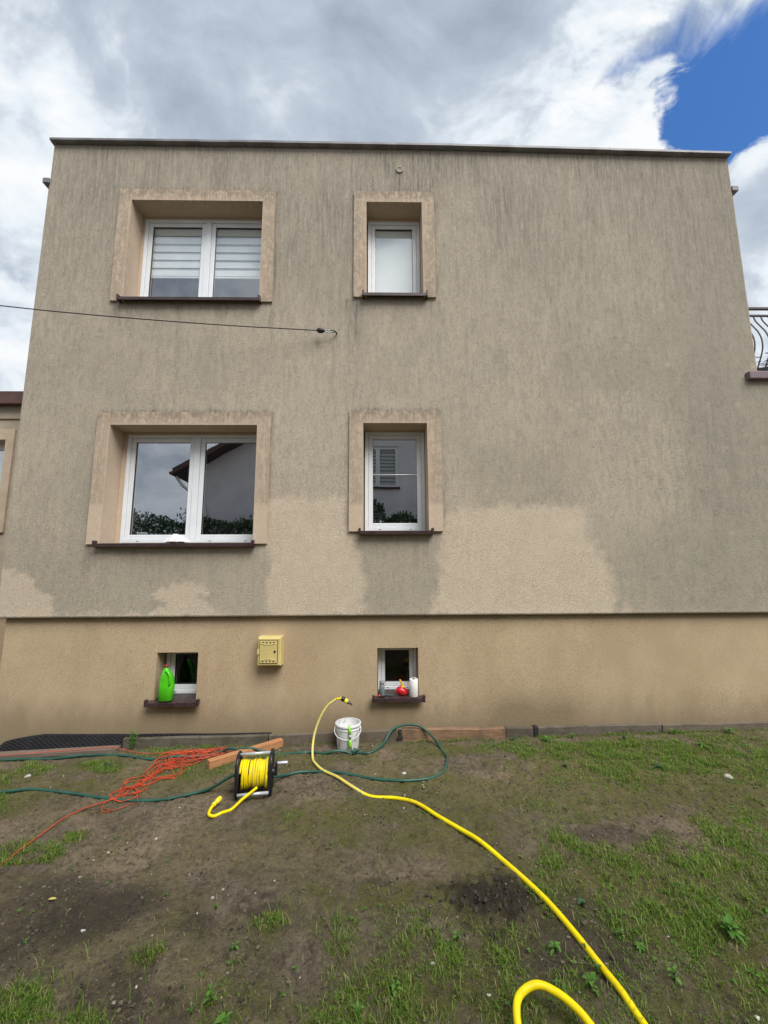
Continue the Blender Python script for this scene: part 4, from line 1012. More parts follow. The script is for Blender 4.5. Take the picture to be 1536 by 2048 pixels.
# ================================================================== EDGING along the wall
def board(x0, x1, za, zb, mat, label, name='edging_board', y0=-0.065, y1=-0.022, rot=0.0, cat='edging board', low=None):
    m = MB(); n_ = max(4, int((x1 - x0) / 0.06)); prev = None; vs = []; fs = []
    for i in range(n_ + 1):
        t = i / n_; x = x0 + (x1 - x0) * t; zt = za + (zb - za) * t + (float(fbm(np.array([x]), np.array([za]), 4, 3, 71)[0]) - .5) * .012
        yo = (float(fbm(np.array([x]), np.array([3.0]), 2, 2, 72)[0]) - .5) * .012 + rot * (t - .5)
        zl = -0.20 if low is None else low
        vs += [(x, y0 + yo, zl), (x, y0 + yo, zt - .006), (x, y0 + yo + .006, zt), (x, y1 + yo, zt - .001), (x, y1 + yo, zl)]
    for i in range(n_):
        for j in range(4): fs.append((i * 5 + j, (i + 1) * 5 + j, (i + 1) * 5 + j + 1, i * 5 + j + 1))
    fs += [(0, 1, 2, 3, 4), tuple(n_ * 5 + j for j in (4, 3, 2, 1, 0))]
    m.add(vs, fs, 0, False)
    return tag(obj(name, m, mat, None, ((x0 + x1) / 2, (y0 + y1) / 2, 0)), label, cat, 'edging boards along the wall')
board(-2.53, -1.10, .050, .060, M_edge_c1, 'mossy grey edging board behind the orange timber beam', rot=.01)
board(-1.085, 0.195, .064, .100, M_edge_c2, 'dull brown edging board behind the white bucket')
board(0.258, 1.30, .108, .104, M_edge_wood, 'warm brown grained edging board right of the green hose loop', y0=-.072)
board(1.308, 1.585, .108, .110, M_edge_dark, 'short blackened edging board beside the warm brown one', y0=-.066)
board(1.640, 2.905, .108, .128, M_edge_c3, 'long grey edging board in the middle of the right half', rot=-.012)
board(2.925, 5.6, .118, .148, M_edge_c2, 'grey brown edging board at the right end of the wall', y0=-.058)
for x, lab in ((0.205, 'black stake at the left end of the warm brown board'), (1.592, 'black stake right of the blackened short board')):
    m = MB(); m.bbox(x, x + .040, -.078, -.068, -.10, .108, .003); m.tube([(x + .02, -.083, .088), (x + .02, -.062, .088)], .010, 8)
    if x > 1: m = MB(); m.bbox(x, x + .040, -.078, -.02, -.10, .122, .004)
    tag(obj('edging_stake', m, M_iron, None, (x + .02, -.07, 0)), lab, 'stake', 'black stakes between the edging boards')

# dimpled membrane at the left
m = MB(); nu = 150; nv_ = 16
def memb(x, t):
    f = float(sm(np.array([x]), -2.45, -2.75)[0]); e_ = max(0.0, min(1.0, (x + 3.80) / .42)) ** .55
    top = .066 * e_ + .0 + (.003 * math.sin(x * 5)); top = top * (.75 + .25 * f) + (1 - f) * .008 - (1 - e_) * .02
    base = -0.05
    y = -.012 + .045 * t ** 1.5 - .050 * (1 - t) ** 1.3 * f
    return (x, y, base + (top - base) * t)
vs = []
for i in range(nu):
    x = -3.80 + (2.72) * i / (nu - 1)
    for j in range(nv_): vs.append(memb(x, j / (nv_ - 1)))
m.add(vs, [(i * nv_ + j, (i + 1) * nv_ + j, (i + 1) * nv_ + j + 1, i * nv_ + j + 1) for i in range(nu - 1) for j in range(nv_ - 1)], 0, True)
for i in range(0, 96):
    x = -3.74 + i * .0275
    for j in range(5):
        t = .10 + j * .2 + (.10 if i % 2 else 0)
        if t > .98: continue
        p = memb(x, t)
        m.lathe([(.0105, .004), (.0082, -.010), (.0, -.0125)], p, 6, 0, 'y')
o = obj('dimpled_membrane', m, M_membrane, None, (-3.1, -.02, 0)); tag(o, 'black dimpled damp proofing sheet along the wall base at left', 'membrane')

# ------------------------------------------------------------------ timber
def timber(p0, p1, w, h, mat, name, label, cat, jag=0.0):
    a, b_ = Vector(p0), Vector(p1); d = (b_ - a); L = d.length; d.normalize(); s = d.cross(Vector((0, 0, 1))).normalized(); up = s.cross(d)
    m = MB(); m.bbox(0, L, -w / 2, w / 2, 0, h, .005)
    M_ = Matrix((d, -s, up)).transposed().to_4x4(); M_.translation = a
    o = obj(name, m, mat, None, (0, 0, 0)); o.matrix_world = M_
    return tag(o, label, cat)
z0, z1 = gz1(-1.46, -.58), gz1(-.93, -.15)
timber((-1.485, -.575, z0 - .004), (-.945, -.115, z1 + .006), .062, .070, M_beam, 'timber_beam', 'orange stained square timber lying behind the hose reel', 'timber')
timber((-3.95, -.235, gz1(-3.7, -.2) + .0), (-2.545, -.105, gz1(-2.6, -.1) - .004), .10, .038, M_plank, 'plank', 'weathered reddish plank on the soil before the black membrane', 'plank')

# ================================================================== BUCKET
bx, by = -0.287, -0.172; bz = gz1(bx, by) - .006
bucket = thing('bucket', 'white plastic bucket splashed with dirt standing by the wall', 'bucket', (bx, by, bz))
m = MB(); m.lathe([(0, .004), (.096, .004), (.100, 0), (.1035, .01), (.118, .188), (.119, .200)], (bx, by, bz), 40); m.lathe([(.1165, .246), (.100, .02), (0, .016)], (bx, by, bz), 40); obj('body', m, M_bucket, bucket)
m = MB(); m.lathe([(.118, .199), (.1225, .200), (.1225, .205), (.119, .207), (.1195, .222), (.1255, .223), (.127, .230), (.127, .243), (.124, .249), (.1165, .247)], (bx, by, bz), 40); obj('rim', m, M_bucket_clean, bucket)
m = MB(); pts = []
for i in range(17):
    t = math.pi * i / 16; pts.append((bx + .128 * math.cos(t), by - .045 - .085 * math.sin(t), bz + .205 - .075 * math.sin(t) ** .8))
m.tube(smooth_path(pts, 2), .0035, 6); m.lathe([(.0, -.006), (.014, -.006), (.014, .006), (0, .006)], (bx - .123, by - .03, bz + .207), 12, 0, 'x'); m.lathe([(.0, -.006), (.014, -.006), (.014, .006), (0, .006)], (bx + .123, by - .03, bz + .207), 12, 0, 'x')
obj('handle', m, M_bucket_clean, bucket)

# green spray lance hanging over the rim
sx_, sy_ = -0.258, -0.312
lan = thing('hose_connector', 'lime green hose spray connector leaning against the white bucket', 'hose connector', (sx_, sy_, bz + .05))
pl_ = [(sx_ - .008, sy_ + .022, bz + .255), (sx_ - .004, sy_ + .014, bz + .175), (sx_, sy_ + .008, bz + .135), (sx_ + .003, sy_ + .002, bz + .085), (sx_ + .006, sy_ - .002, bz + .062)]
m = MB(); m.tube([pl_[0], tuple(np.array(pl_[0]) * .5 + np.array(pl_[1]) * .5), pl_[1]], [.0115, .014, .012], 12); obj('nozzle', m, M_lime, lan)
m = MB(); m.tube([pl_[1], pl_[2]], .012, 12); obj('barrel', m, M_steel, lan)
m = MB(); m.tube([pl_[2], tuple(np.array(pl_[2]) * .5 + np.array(pl_[3]) * .5), pl_[3], pl_[4]], [.013, .018, .016, .012], 12); obj('collar', m, M_lime, lan)

# ================================================================== HOSES
def hose(name, pts, r, mat, n=10, parent=None, loc=None, stripes=False):
    m = MB(); m.tube(pts, r, n); o = obj(name, m, mat, parent, loc)
    if stripes:
        nv = len(pts) * n; k = np.arange(nv) % n
        st = (np.isin(k, (2, 3, 6, 7, 10)) & (np.arange(nv) // n < 88)).astype(np.float32)
        at = o.data.attributes.new('stripe', 'FLOAT', 'POINT')
        full = np.zeros(len(o.data.vertices), np.float32); full[:nv] = st; at.data.foreach_set('value', full)
    return o
yl = [(-0.469, -0.700), (-0.324, -0.864), (-0.194, -1.003), (-0.056, -1.09), (0.133, -1.128), (0.274, -1.229), (0.427, -1.426), (0.55, -1.579), (0.631, -1.71), (0.733, -1.881), (0.811, -2.061), (0.862, -2.195), (0.912, -2.354), (0.948, -2.502), (0.978, -2.609), (0.996, -2.680), (1.004, -2.76)]
R_Y = 0.0140
arch = [(-0.255, -0.235, 0.405), (-0.300, -0.228, 0.443), (-0.330, -0.222, 0.456), (-0.404, -0.215, 0.447), (-0.486, -0.22, 0.388), (-0.555, -0.235, 0.282), (-0.601, -0.27, 0.150), (-0.607, -0.34, 0.052), (-0.585, -0.46, -0.0), (-0.545, -0.58, 0.004)]
gl = on_ground(yl, R_Y)
ylow = on_ground([(1.0, -2.90), (0.93, -3.08), (0.78, -3.18), (0.60, -3.12), (0.515, -2.95)], R_Y, .012) + on_ground([(0.505, -2.80, .030), (0.522, -2.715, .052), (0.565, -2.668, .064), (0.625, -2.655, .068), (0.69, -2.680, .062), (0.745, -2.735, .05), (0.80, -2.82, .03)], R_Y) + on_ground([(0.95, -3.0, .033), (1.15, -3.25), (1.6, -3.5), (2.2, -3.55)], R_Y)
# arch must clear the soil where it lands
arch = [(a, b_, max(c, gz1(a, b_) + R_Y * .85)) for a, b_, c in arch]
path = smooth_path(arch[3:] + gl + ylow, 9)
yh = thing('garden_hose', 'thick yellow garden hose arching up at the wall and snaking forward', 'garden hose', (0.3, -1.6, 0))
rads = [0.0105 + (R_Y - 0.0105) * min(1.0, max(0.0, (i - 50) / 80)) for i in range(len(path))]
hose('hose', path, rads, M_yhose, 14, yh, None, True)
p0 = smooth_path(arch[:4], 4)
m = MB(); m.tube(smooth_path(arch[1:4], 5)[2:], 0.0105, 14); o = obj('hose_end', m, M_yhose, yh)
tips = [Vector(arch[3]), Vector(arch[2]), Vector(arch[1]), Vector(arch[0])]
d = (Vector((-0.255, -0.235, 0.405)) - Vector((-0.345, -0.222, 0.456))).normalized(); c0 = Vector((-0.345, -0.222, 0.456))
def along(t): return tuple(c0 + d * t)
m = MB(); m.tube([along(-.005), along(.0), along(.026), along(.032)], [.016, .0235, .0235, .016], 12); obj('clamp_nut', m, M_black, yh)
m = MB(); m.tube([along(.030), along(.036), along(.060), along(.066)], [.016, .0225, .0225, .014], 12); obj('coupling', m, M_yel, yh)
m = MB(); m.tube([along(.064), along(.068), along(.084), along(.088), along(.118)], [.012, .0165, .0165, .009, .008], 12); obj('adapter', m, M_slate, yh)

R_G = 0.0115
g1 = on_ground([(-5.2, -.30), (-4.2, -.29), (-3.549, -0.285), (-3.257, -0.30), (-3.098, -0.285), (-2.788, -0.262), (-2.446, -0.262), (-2.061, -0.356), (-1.872, -0.367, .012), (-1.68, -0.345, .006), (-1.498, -0.262), (-1.40, -0.300, .040), (-1.30, -0.345, .054), (-1.20, -0.345, .054), (-1.106, -0.315, .03), (-0.95, -0.315), (-0.726, -0.329), (-0.60, -0.32)], R_G)
g1 += on_ground([(-0.50, -0.34), (-0.40, -0.335, .02), (-0.30, -0.318, .012), (-0.24, -0.325), (-0.175, -0.315), (-0.09, -0.345), (0.00, -0.28)], R_G)
lean = [(0.075, -0.17, 0.035), (0.125, -0.105, 0.090), (0.185, -0.078, 0.128), (0.306, -0.060, 0.150), (0.431, -0.068, 0.136), (0.52, -0.11, 0.085), (0.585, -0.19, 0.030)]
lean = [(a, b_, max(c, gz1(a, b_) + R_G * .85)) for a, b_, c in lean]
g2 = on_ground([(0.622, -0.33), (0.635, -0.45), (0.615, -0.599), (0.555, -0.757), (0.452, -0.846), (0.304, -0.895), (0.143, -0.898), (-0.06, -0.845), (-0.312, -0.764), (-0.464, -0.725), (-0.651, -0.737), (-0.76, -0.80, .01), (-0.83, -0.93, .05)], R_G)
green = thing('green_hose', 'dark green hose running from left edge past bucket to looped turn', 'garden hose', (0, -.5, 0))
hose('hose', smooth_path(g1 + lean + g2, 8), R_G, M_ghose, 10, green)
m = MB(); kx, ky = -0.205, -0.325; kz = gz1(kx, ky) + .022
for k in range(3):
    m.tube([(kx + .012 * k - .012 + .020 * math.cos(t) * .35, ky + .026 * math.cos(t + .5 * k), kz + .024 * math.sin(t)) for t in np.linspace(0, 2 * math.pi, 14)[:-1]], .0085, 8, 0, True)
m.tube(smooth_path([(sx_ + .006, sy_ - .002, bz + .062), (sx_ + .022, sy_ - .012, bz + .040), (kx - .012, ky - .004, kz + .012), (kx + .01, ky, kz)], 6), .0095, 8)
obj('hose_knot', m, M_ghose, green)
g3 = on_ground([(-1.085, -1.057, .135), (-1.13, -1.05, .125), (-1.20, -1.03, .075), (-1.27, -1.01, .03), (-1.34, -0.99, .015), (-1.50, -1.03), (-1.612, -1.062, ), (-1.78, -1.068), (-1.93, -1.045), (-2.135, -1.02), (-2.375, -0.95), (-2.578, -0.885), (-2.777, -0.874), (-3.003, -0.885), (-3.6, -.93), (-4.6, -.9)], R_G)
o = hose('green_hose', smooth_path(g3, 8), R_G, M_ghose, 10, None, (-2, -1, 0)); tag(o, 'dark green hose running from the left side of the hose reel to the left edge', 'garden hose')

# ------------------------------------------------------------------ hose reel
RX, RY = -0.945, -1.035; RZ = gz1(RX, RY) - .002; TH = R(9)
reel = thing('hose_reel', 'black hose reel wound with yellow hose and grey tube handles', 'hose reel', (RX, RY, RZ))
MR = Matrix.Translation((RX, RY, RZ)) @ Matrix.Rotation(TH, 4, 'Z')
def rl(name, m, mat, parent=None): return obj(name, m.xform(MR), mat, parent or reel)
def side_plate(x):
    m = MB(); n_ = 36; wdt = .016
    outer = [(x, .105 * math.copysign(abs(math.cos(t)) ** (2 / 2.9), math.cos(t)), .148 + .146 * math.copysign(abs(math.sin(t)) ** (2 / 2.9), math.sin(t))) for t in np.linspace(0, 2 * math.pi, n_ + 1)[:-1]]
    m.tube(outer, .0125, 8, 0, True)
    for a, b_ in (((x, -.09, .148), (x, .09, .148)), ((x, 0, .01), (x, 0, .285))): m.tube([a, b_], .011, 8)
    # drum flange
    m.lathe([(0, -.004), (.100, -.004), (.103, 0), (.100, .004), (0, .004)], (x * .90, 0, .148), 28, 0, 'x')
    m.lathe([(0, -.03 if x < 0 else -.012), (.026, -.026 if x < 0 else -.012), (.030, .012 if x < 0 else .026), (0, .012 if x < 0 else .03)], (x, 0, .148), 20, 0, 'x')
    return m
rl('side_frame', side_plate(-.125), M_black); rl('side_frame', side_plate(.122), M_black)
m = MB(); m.lathe([(.045, -.11), (.045, .108)], (0, 0, .148), 20, 0, 'x'); rl('drum', m, M_black)
for (y, z) in ((-.005, .290), (-.100, .045), (.095, .04)):
    m = MB(); m.tube([(-.115, y, z), (.112, y, z)], .0115, 12); rl('grip_tube', m, M_greytube)
# wound hose: packed turns, thinner on the right
wound = []; tot = 11; xk = -.108
cfg = [(.0, .086), (.019, .091), (.036, .087), (.051, .085), (.072, .080), (.083, .078), (.100, .087), (.117, .083), (.133, .086), (.150, .080), (.163, .076), (.176, .078), (.194, .094)]
m = MB(); spts = []
for q, (dx, rr) in enumerate(cfg):
    for i in range(28):
        t = 2 * math.pi * i / 28 + 0.4; nx = cfg[min(q + 1, len(cfg) - 1)]
        f = i / 28; f = f * f * (3 - 2 * f) if f > .6 else f * .3
        spts.append((-.104 + dx + (nx[0] - dx) * f + .0015 * math.sin(t + q * 1.7), math.cos(t) * -(rr + (nx[1] - rr) * f), .148 + math.sin(t) * (rr + (nx[1] - rr) * f) * 1.06))
m.tube(spts, .0092, 8)
o = rl('wound_hose', m, M_yhose)
nv = len(o.data.vertices); st = np.zeros(nv, np.float32); kk = np.arange(len(spts) * 8); turn = kk // 8 // 28
st[:len(kk)] = ((np.isin(kk % 8, (0, 1, 4))) & (turn >= 4)).astype(np.float32)
at = o.data.attributes.new('stripe', 'FLOAT', 'POINT'); at.data.foreach_set('value', st)
m = MB(); m.bbox(.150, .166, -.020, .020, .120, .215, .006); m.lathe([(0, 0), (.024, 0), (.024, .03), (0, .03)], (.124, 0, .148), 16, 0, 'x'); rl('crank', m, M_black)
m = MB(); m.tube([(.160, 0, .205), (.170, 0, .205), (.238, -.004, .206), (.244, -.004, .206)], [.010, .0125, .0125, .010], 12); rl('crank_handle', m, M_greytube)
tl = [(-0.90, -1.135, .085), (-0.945, -1.160, .058), (-0.99, -1.195, .030), (-1.05, -1.243, .0), (-1.10, -1.295, .0), (-1.145, -1.318, .0), (-1.185, -1.305, .004), (-1.195, -1.265, .014), (-1.188, -1.235, .022)]
m = MB(); tp = smooth_path(on_ground(tl, .011), 7); m.tube(tp, .0105, 10); o = obj('hose_tail', m, M_yhose, reel)
e0, e1 = Vector(tp[-1]), Vector((-1.162, -1.150, gz1(-1.16, -1.15) + .038)); d = (e1 - e0)
m = MB(); m.tube([e0 + d * t for t in (0, .05, .30, .34, .40, .45, .85, .95, 1.0)], [.011, .016, .0165, .013, .013, .0185, .0195, .017, .012], 12); obj('coupling', m, M_yel, reel)

# ------------------------------------------------------------------ orange cord
m = MB(); rc = 0.0028
def cz_(x, y, k): return gz1(x, y) + rc + k
tail = [(-2.42, -2.1), (-2.33, -1.85), (-2.259, -1.721), (-2.238, -1.606), (-2.22, -1.475), (-2.19, -1.295), (-2.125, -1.165), (-2.03, -1.10), (-1.985, -1.03)]
m.tube([(a, b_, c) for a, b_, c in smooth_path([(x, y, cz_(x, y, .012)) for x, y in tail], 6)], rc * 1.3, 6)
up = [(-4.6, -.30, .02), (-3.95, -.26, .035), (-3.55, -.245, .040), (-3.234, -.205, .042), (-2.921, -.180, .042), (-2.60, -.15, .040), (-2.45, -.165, .018), (-2.25, -.22, .012), (-2.02, -.25, .016), (-1.85, -.30, .02)]
m.tube(smooth_path([(x, y, gz1(x, y) + h) for x, y, h in up], 6), rc, 6)
spine = [(-2.02, -1.075), (-1.995, -.99), (-1.965, -.86), (-1.90, -.735), (-1.885, -.62), (-1.87, -.50), (-1.86, -.40), (-1.76, -.33), (-1.66, -.28), (-1.58, -.235)]
SP = smooth_path([(a, b_, 0) for a, b_ in spine], 12); rnd = random.Random(5)
def loop_strand(t0, t1, wid, kz):
    i0, i1 = int(t0 * (len(SP) - 1)), int(t1 * (len(SP) - 1)); a, b_ = SP[i0], SP[i1]
    pts = []; n_ = 9; wob = rnd.uniform(0, 6)
    for side in (1, -1):
        rng_ = range(n_) if side > 0 else range(n_ - 1, -1, -1)
        for k in rng_:
            t = k / (n_ - 1); c = SP[int(i0 + (i1 - i0) * t)]; nxt = SP[min(int(i0 + (i1 - i0) * t) + 1, len(SP) - 1)]; pv = SP[max(int(i0 + (i1 - i0) * t) - 1, 0)]
            tx2, ty2 = nxt[0] - pv[0], nxt[1] - pv[1]; L_ = math.hypot(tx2, ty2) + 1e-9; nx2, ny2 = -ty2 / L_, tx2 / L_
            w = wid * math.sin(math.pi * (t * .96 + .02)) ** .6 * side + .012 * math.sin(wob + 7 * t)
            x, y = c[0] + nx2 * w + rnd.uniform(-.008, .008), c[1] + ny2 * w + rnd.uniform(-.008, .008)
            pts.append((x, y, cz_(x, y, kz + rnd.uniform(0, .010))))
    pts.append(pts[0]); m.tube(smooth_path(pts, 4), rc, 5)
for t0, t1, w_, kz in [(.02, .27, .02, .004), (.10, .52, .018, .006), (.28, .75, .02, .012), (.5, .95, .05, .004), (.55, 1.0, .045, .010), (.60, .98, .06, .014), (.52, .98, .02, .016)]:
    loop_strand(t0, t1, w_, kz)
def ring(cx, cy, rx, ry, ang, kz, turns=1.0):
    n_ = int(14 * turns); pts = []; ph = rnd.uniform(0, 6.28)
    for k in range(n_ + 1):
        t = ph + 2 * math.pi * turns * k / n_; q = 1 + .12 * math.sin(2.3 * t + ph) + .05 * k / n_
        ex, ey = rx * q * math.cos(t), ry * q * math.sin(t)
        x, y = cx + ex * math.cos(ang) - ey * math.sin(ang), cy + ex * math.sin(ang) + ey * math.cos(ang)
        pts.append((x, y, cz_(x, y, kz + .006 * (1 + math.sin(3 * t)))))
    m.tube(smooth_path(pts, 3), rc, 5)
for a_r in [(-1.93, -1.08, .115, .10, .6, .0, 1.1), (-1.965, -.98, .085, .10, 1.0, .004, 2.1), (-1.95, -.86, .09, .12, .4, .006, 1.2), (-1.99, -.80, .07, .10, .2, .008, 2.0), (-1.86, -.72, .12, .10, .9, .002, 1.1), (-1.82, -.62, .12, .14, .3, .004, 2.1), (-1.93, -.55, .07, .13, -.2, .006, 1.3),
            (-1.85, -.42, .15, .18, .2, .004, 2.1), (-1.78, -.38, .17, .19, .3, .008, 2.2), (-1.72, -.34, .18, .14, .2, .012, 1.4), (-1.64, -.31, .15, .13, .25, .010, 2.1), (-1.90, -.36, .12, .17, .0, .004, 1.4), (-1.56, -.26, .13, .09, .25, .010, 1.3)]:
    ring(*a_r)
m.tube(smooth_path([(x, y, cz_(x, y, h)) for x, y, h in [(-1.62, -.25, .02), (-1.54, -.205, .012), (-1.47, -.17, .012), (-1.42, -.185, .008), (-1.39, -.235, .004), (-1.34, -.25, .03)]], 6), rc, 5)
m.tube(smooth_path([(x, y, cz_(x, y, 0.004)) for x, y in [(-1.83, -.46), (-1.72, -.50), (-1.66, -.58), (-1.70, -.66), (-1.80, -.72), (-1.92, -.80)]], 6), rc, 5)
m.tube(smooth_path([(x, y, cz_(x, y, 0.004)) for x, y in [(-1.70, -.70), (-1.80, -.74), (-1.87, -.83), (-1.94, -.90)]], 6), rc, 5)
tag(obj('orange_cord', m, M_cord, None, (-1.9, -.6, 0)), 'tangled heap of thin orange cord with long tail to the left edge', 'cord')

# ================================================================== STONES, LITTER
def stone(x, y, r, lab, group=None, mat=None, flat=.6):
    bm = bmesh.new(); bmesh.ops.create_icosphere(bm, subdivisions=2, radius=r)
    for q in bm.verts:
        k = 1 + .28 * (float(fbm(np.array([q.co.x / r * 1.3 + x * 9]), np.array([q.co.y / r * 1.3 + q.co.z / r]), 1.0, 2, 15)[0]) - .5) * 2
        q.co = Vector((q.co.x * k * 1.2, q.co.y * k, q.co.z * k * flat))
    me = bpy.data.meshes.new('stone'); bm.to_mesh(me); bm.free(); me.materials.append(mat or M_stone); me.polygons.foreach_set('use_smooth', [True] * len(me.polygons))
    o = link('stone', me); o.location = (x, y, gz1(x, y) + r * flat * .35); o.rotation_euler = (0, 0, random.uniform(0, 3)); tag(o, lab, 'stone', group)
stone(2.812, -.985, .030, 'pale grey fist sized stone on the soil at the right side')
stone(-2.973, -.655, .022, 'small white stone beside the grass tuft near the left edge')
stone(.224, -.776, .018, 'small round pebble inside the green hose loop')
stone(-1.16, -.62, .012, 'tiny white pebble just left of the hose reel')
m = MB(); leaf(m, (-1.735, -2.03, gz1(-1.73, -2.03) + .012), (1, .05, .1), .042, .018, .1)
tag(obj('fallen_leaf', m, M_yleaf, None, (-1.71, -2.03, 0)), 'single pale yellow leaf lying on the bare soil at left', 'leaf')

def scatter(n, area, fn):
    x0, x1, y0, y1 = area; X = RNG.uniform(x0, x1, n); Y = RNG.uniform(y0, y1, n); k = fn(X, Y); keep = RNG.random(n) < k
    return X[keep], Y[keep]
# white gravel crumbs
ico = bmesh.new(); bmesh.ops.create_icosphere(ico, subdivisions=1, radius=1); IV = np.array([tuple(q.co) for q in ico.verts]); IF = np.array([[q.index for q in f.verts] for f in ico.faces]); ico.free()
def pebbles(name, X, Y, rmin, rmax, mat, label, cat, sink=.2, power=3):
    n = len(X); r = rmin + (rmax - rmin) * RNG.random(n) ** power
    jit = RNG.uniform(.65, 1.3, (n, len(IV), 1)); sc = RNG.uniform(.6, 1.4, (n, 1, 3)) * np.array([1, 1, .7])
    V = IV[None] * jit * sc * r[:, None, None]; Z = gz(X, Y) + r * sink
    V = V + np.stack([X, Y, Z], -1)[:, None, :]
    F = (IF[None] + (np.arange(n) * len(IV))[:, None, None]).reshape(-1, 3)
    tone = np.repeat(RNG.random(n), len(IV))
    me = fast_mesh(name, V.reshape(-1, 3), F.ravel(), np.arange(len(F)) * 3, np.full(len(F), 3), [mat], dict(tone=tone), False)
    o = link(name, me); tag(o, label, cat, None, 'stuff')
X, Y = scatter(560, (-3.4, 3.4, -2.8, -.12), lambda x, y: np.where((abs(x) < 2.6), 1, .5) * sm(fbm(x, y, 1.5, 3, 81), .42, .60) * np.where(x > .9, .35, 1))
def pebble_mat():
    m_, n, b = new_mat('pale_gravel'); t = n.attr('tone')
    n.link(n.mix(t, (0.20, 0.175, 0.14), (0.50, 0.48, 0.44)), b.inputs['Base Color']); b.inputs['Roughness'].default_value = .85; return m_
pebbles('gravel', X, Y, .0025, .0105, pebble_mat(), 'pale gravel crumbs scattered over the bare soil', 'gravel')
def clod_mat():
    m_, n, b = new_mat('soil_clod'); t = n.attr('tone')
    n.link(n.mix(t, (0.024, 0.018, 0.013), (0.150, 0.120, 0.082)), b.inputs['Base Color']); b.inputs['Roughness'].default_value = .95; return m_
M_clod = clod_mat()
X, Y = scatter(90000, (-3.6, 3.6, -2.85, -.08), lambda x, y: .50 * sm(fbm(x, y, 3, 3, 83), .40, .62) * sm(abs(x), 3.8, 1.2) * (1 - np.exp(-(((x - .56) / .30) ** 2 + ((y + 2.12) / .20) ** 2))) + .6 * np.exp(-(((x + 1.1) / .18) ** 2 + ((y + 2.52) / .16) ** 2)))
pebbles('soil_crumbs', X, Y, .0015, .010, M_clod, 'loose dark soil crumbs and clods on the trodden yard', 'soil', .15, 4)
X, Y = scatter(2200, (.2, .95, -2.35, -1.92), lambda x, y: np.exp(-(((x - .56) / .20) ** 2 + ((y + 2.12) / .12) ** 2)) * .35)
M_clod_dark = simple('damp_dark_clod', (0.040, 0.030, 0.025), 0.9, 0.5, 40)
pebbles('soil_clods', X, Y, .003, .013, M_clod_dark, 'dug up dark lumpy clods beside the yellow hose', 'soil', .2, 3)

# ================================================================== GRASS
def blades(name, X, Y, hmin, hmax, wmin, wmax, mat, label, cat, lay=(.7, 2.5), tone=None, dens=None):
    n = len(X); az = RNG.uniform(0, 2 * np.pi, n); h = RNG.uniform(hmin, hmax, n) * (0.5 + RNG.random(n))
    if dens is not None: h = h * (0.45 + .55 * dens)
    w = RNG.uniform(wmin, wmax, n); bend = RNG.uniform(*lay, n)
    dx, dy = np.cos(az), np.sin(az); px, py = -dy, dx; Z = gz(X, Y) - .003; V = np.zeros((n, 7, 3))
    ang = np.zeros(n) + RNG.uniform(0, .5, n); cx = X.copy(); cy = Y.copy(); cz = Z.copy()
    for k in range(4):
        ww = w * (1, .85, .55, 0)[k] * .5
        if k < 3:
            V[:, 2 * k] = np.stack([cx - px * ww, cy - py * ww, cz], -1); V[:, 2 * k + 1] = np.stack([cx + px * ww, cy + py * ww, cz], -1)
        else: V[:, 6] = np.stack([cx, cy, cz], -1)
        s_ = h / 3; cx = cx + dx * s_ * np.sin(ang); cy = cy + dy * s_ * np.sin(ang); cz = np.maximum(cz + s_ * np.cos(ang), Z + .004); ang = ang + bend / 2.2 * (0.6 + .5 * k)
    base = (np.arange(n) * 7)[:, None]
    L = np.concatenate([base + np.array([[0, 1, 3, 2, 2, 3, 5, 4, 4, 5, 6]])], 1).ravel()
    starts = (np.arange(n) * 11)[:, None] + np.array([[0, 4, 8]]); tots = np.tile([4, 4, 3], n)
    t = RNG.random(n) if tone is None else tone
    me = fast_mesh(name, V.reshape(-1, 3), L, starts.ravel(), tots, [mat], dict(tone=np.repeat(t, 7)), True)
    return tag(link(name, me), label, cat, None, 'stuff')
def gdens(x, y): return np.clip(blobs(x, y, GRASS, 42), 0, 1)
X, Y = scatter(1300000, (-4.6, 5.0, -3.0, -.07), lambda x, y: gdens(x, y) ** 1.3 * (.60 + .75 * sm(fbm(x, y, 2.6, 3, 190), .38, .58)) * (.15 + .85 * sm(fbm(x, y, 9, 3, 90), .34, .60)) * np.where(abs(x) > 2.9, .6, 1.0))
blades('grass', X, Y, .012, .044, .0019, .0042, M_grass, 'short patchy green grass on the yard soil', 'grass', dens=gdens(X, Y))
X, Y = scatter(16000, (-3.6, 4.0, -2.9, -.08), lambda x, y: .55 * sm(fbm(x, y, 2.5, 4, 95), .46, .66))
blades('sparse_grass', X, Y, .012, .035, .0018, .0034, M_grass, 'sparse single grass blades and dry stalks on bare soil', 'grass', (.6, 1.9), np.where(RNG.random(len(X)) < .35, .95, RNG.random(len(X)) * .8))
X, Y = scatter(5200, (-3.4, 3.6, -2.9, -.1), lambda x, y: .8 * sm(fbm(x, y, 3.1, 4, 118), .42, .66))
blades('dry_straw', X, Y, .018, .050, .0014, .0028, M_grass, 'dead straw and thin roots lying on the soil', 'straw', (3.2, 5.0), np.full(len(X), .95))
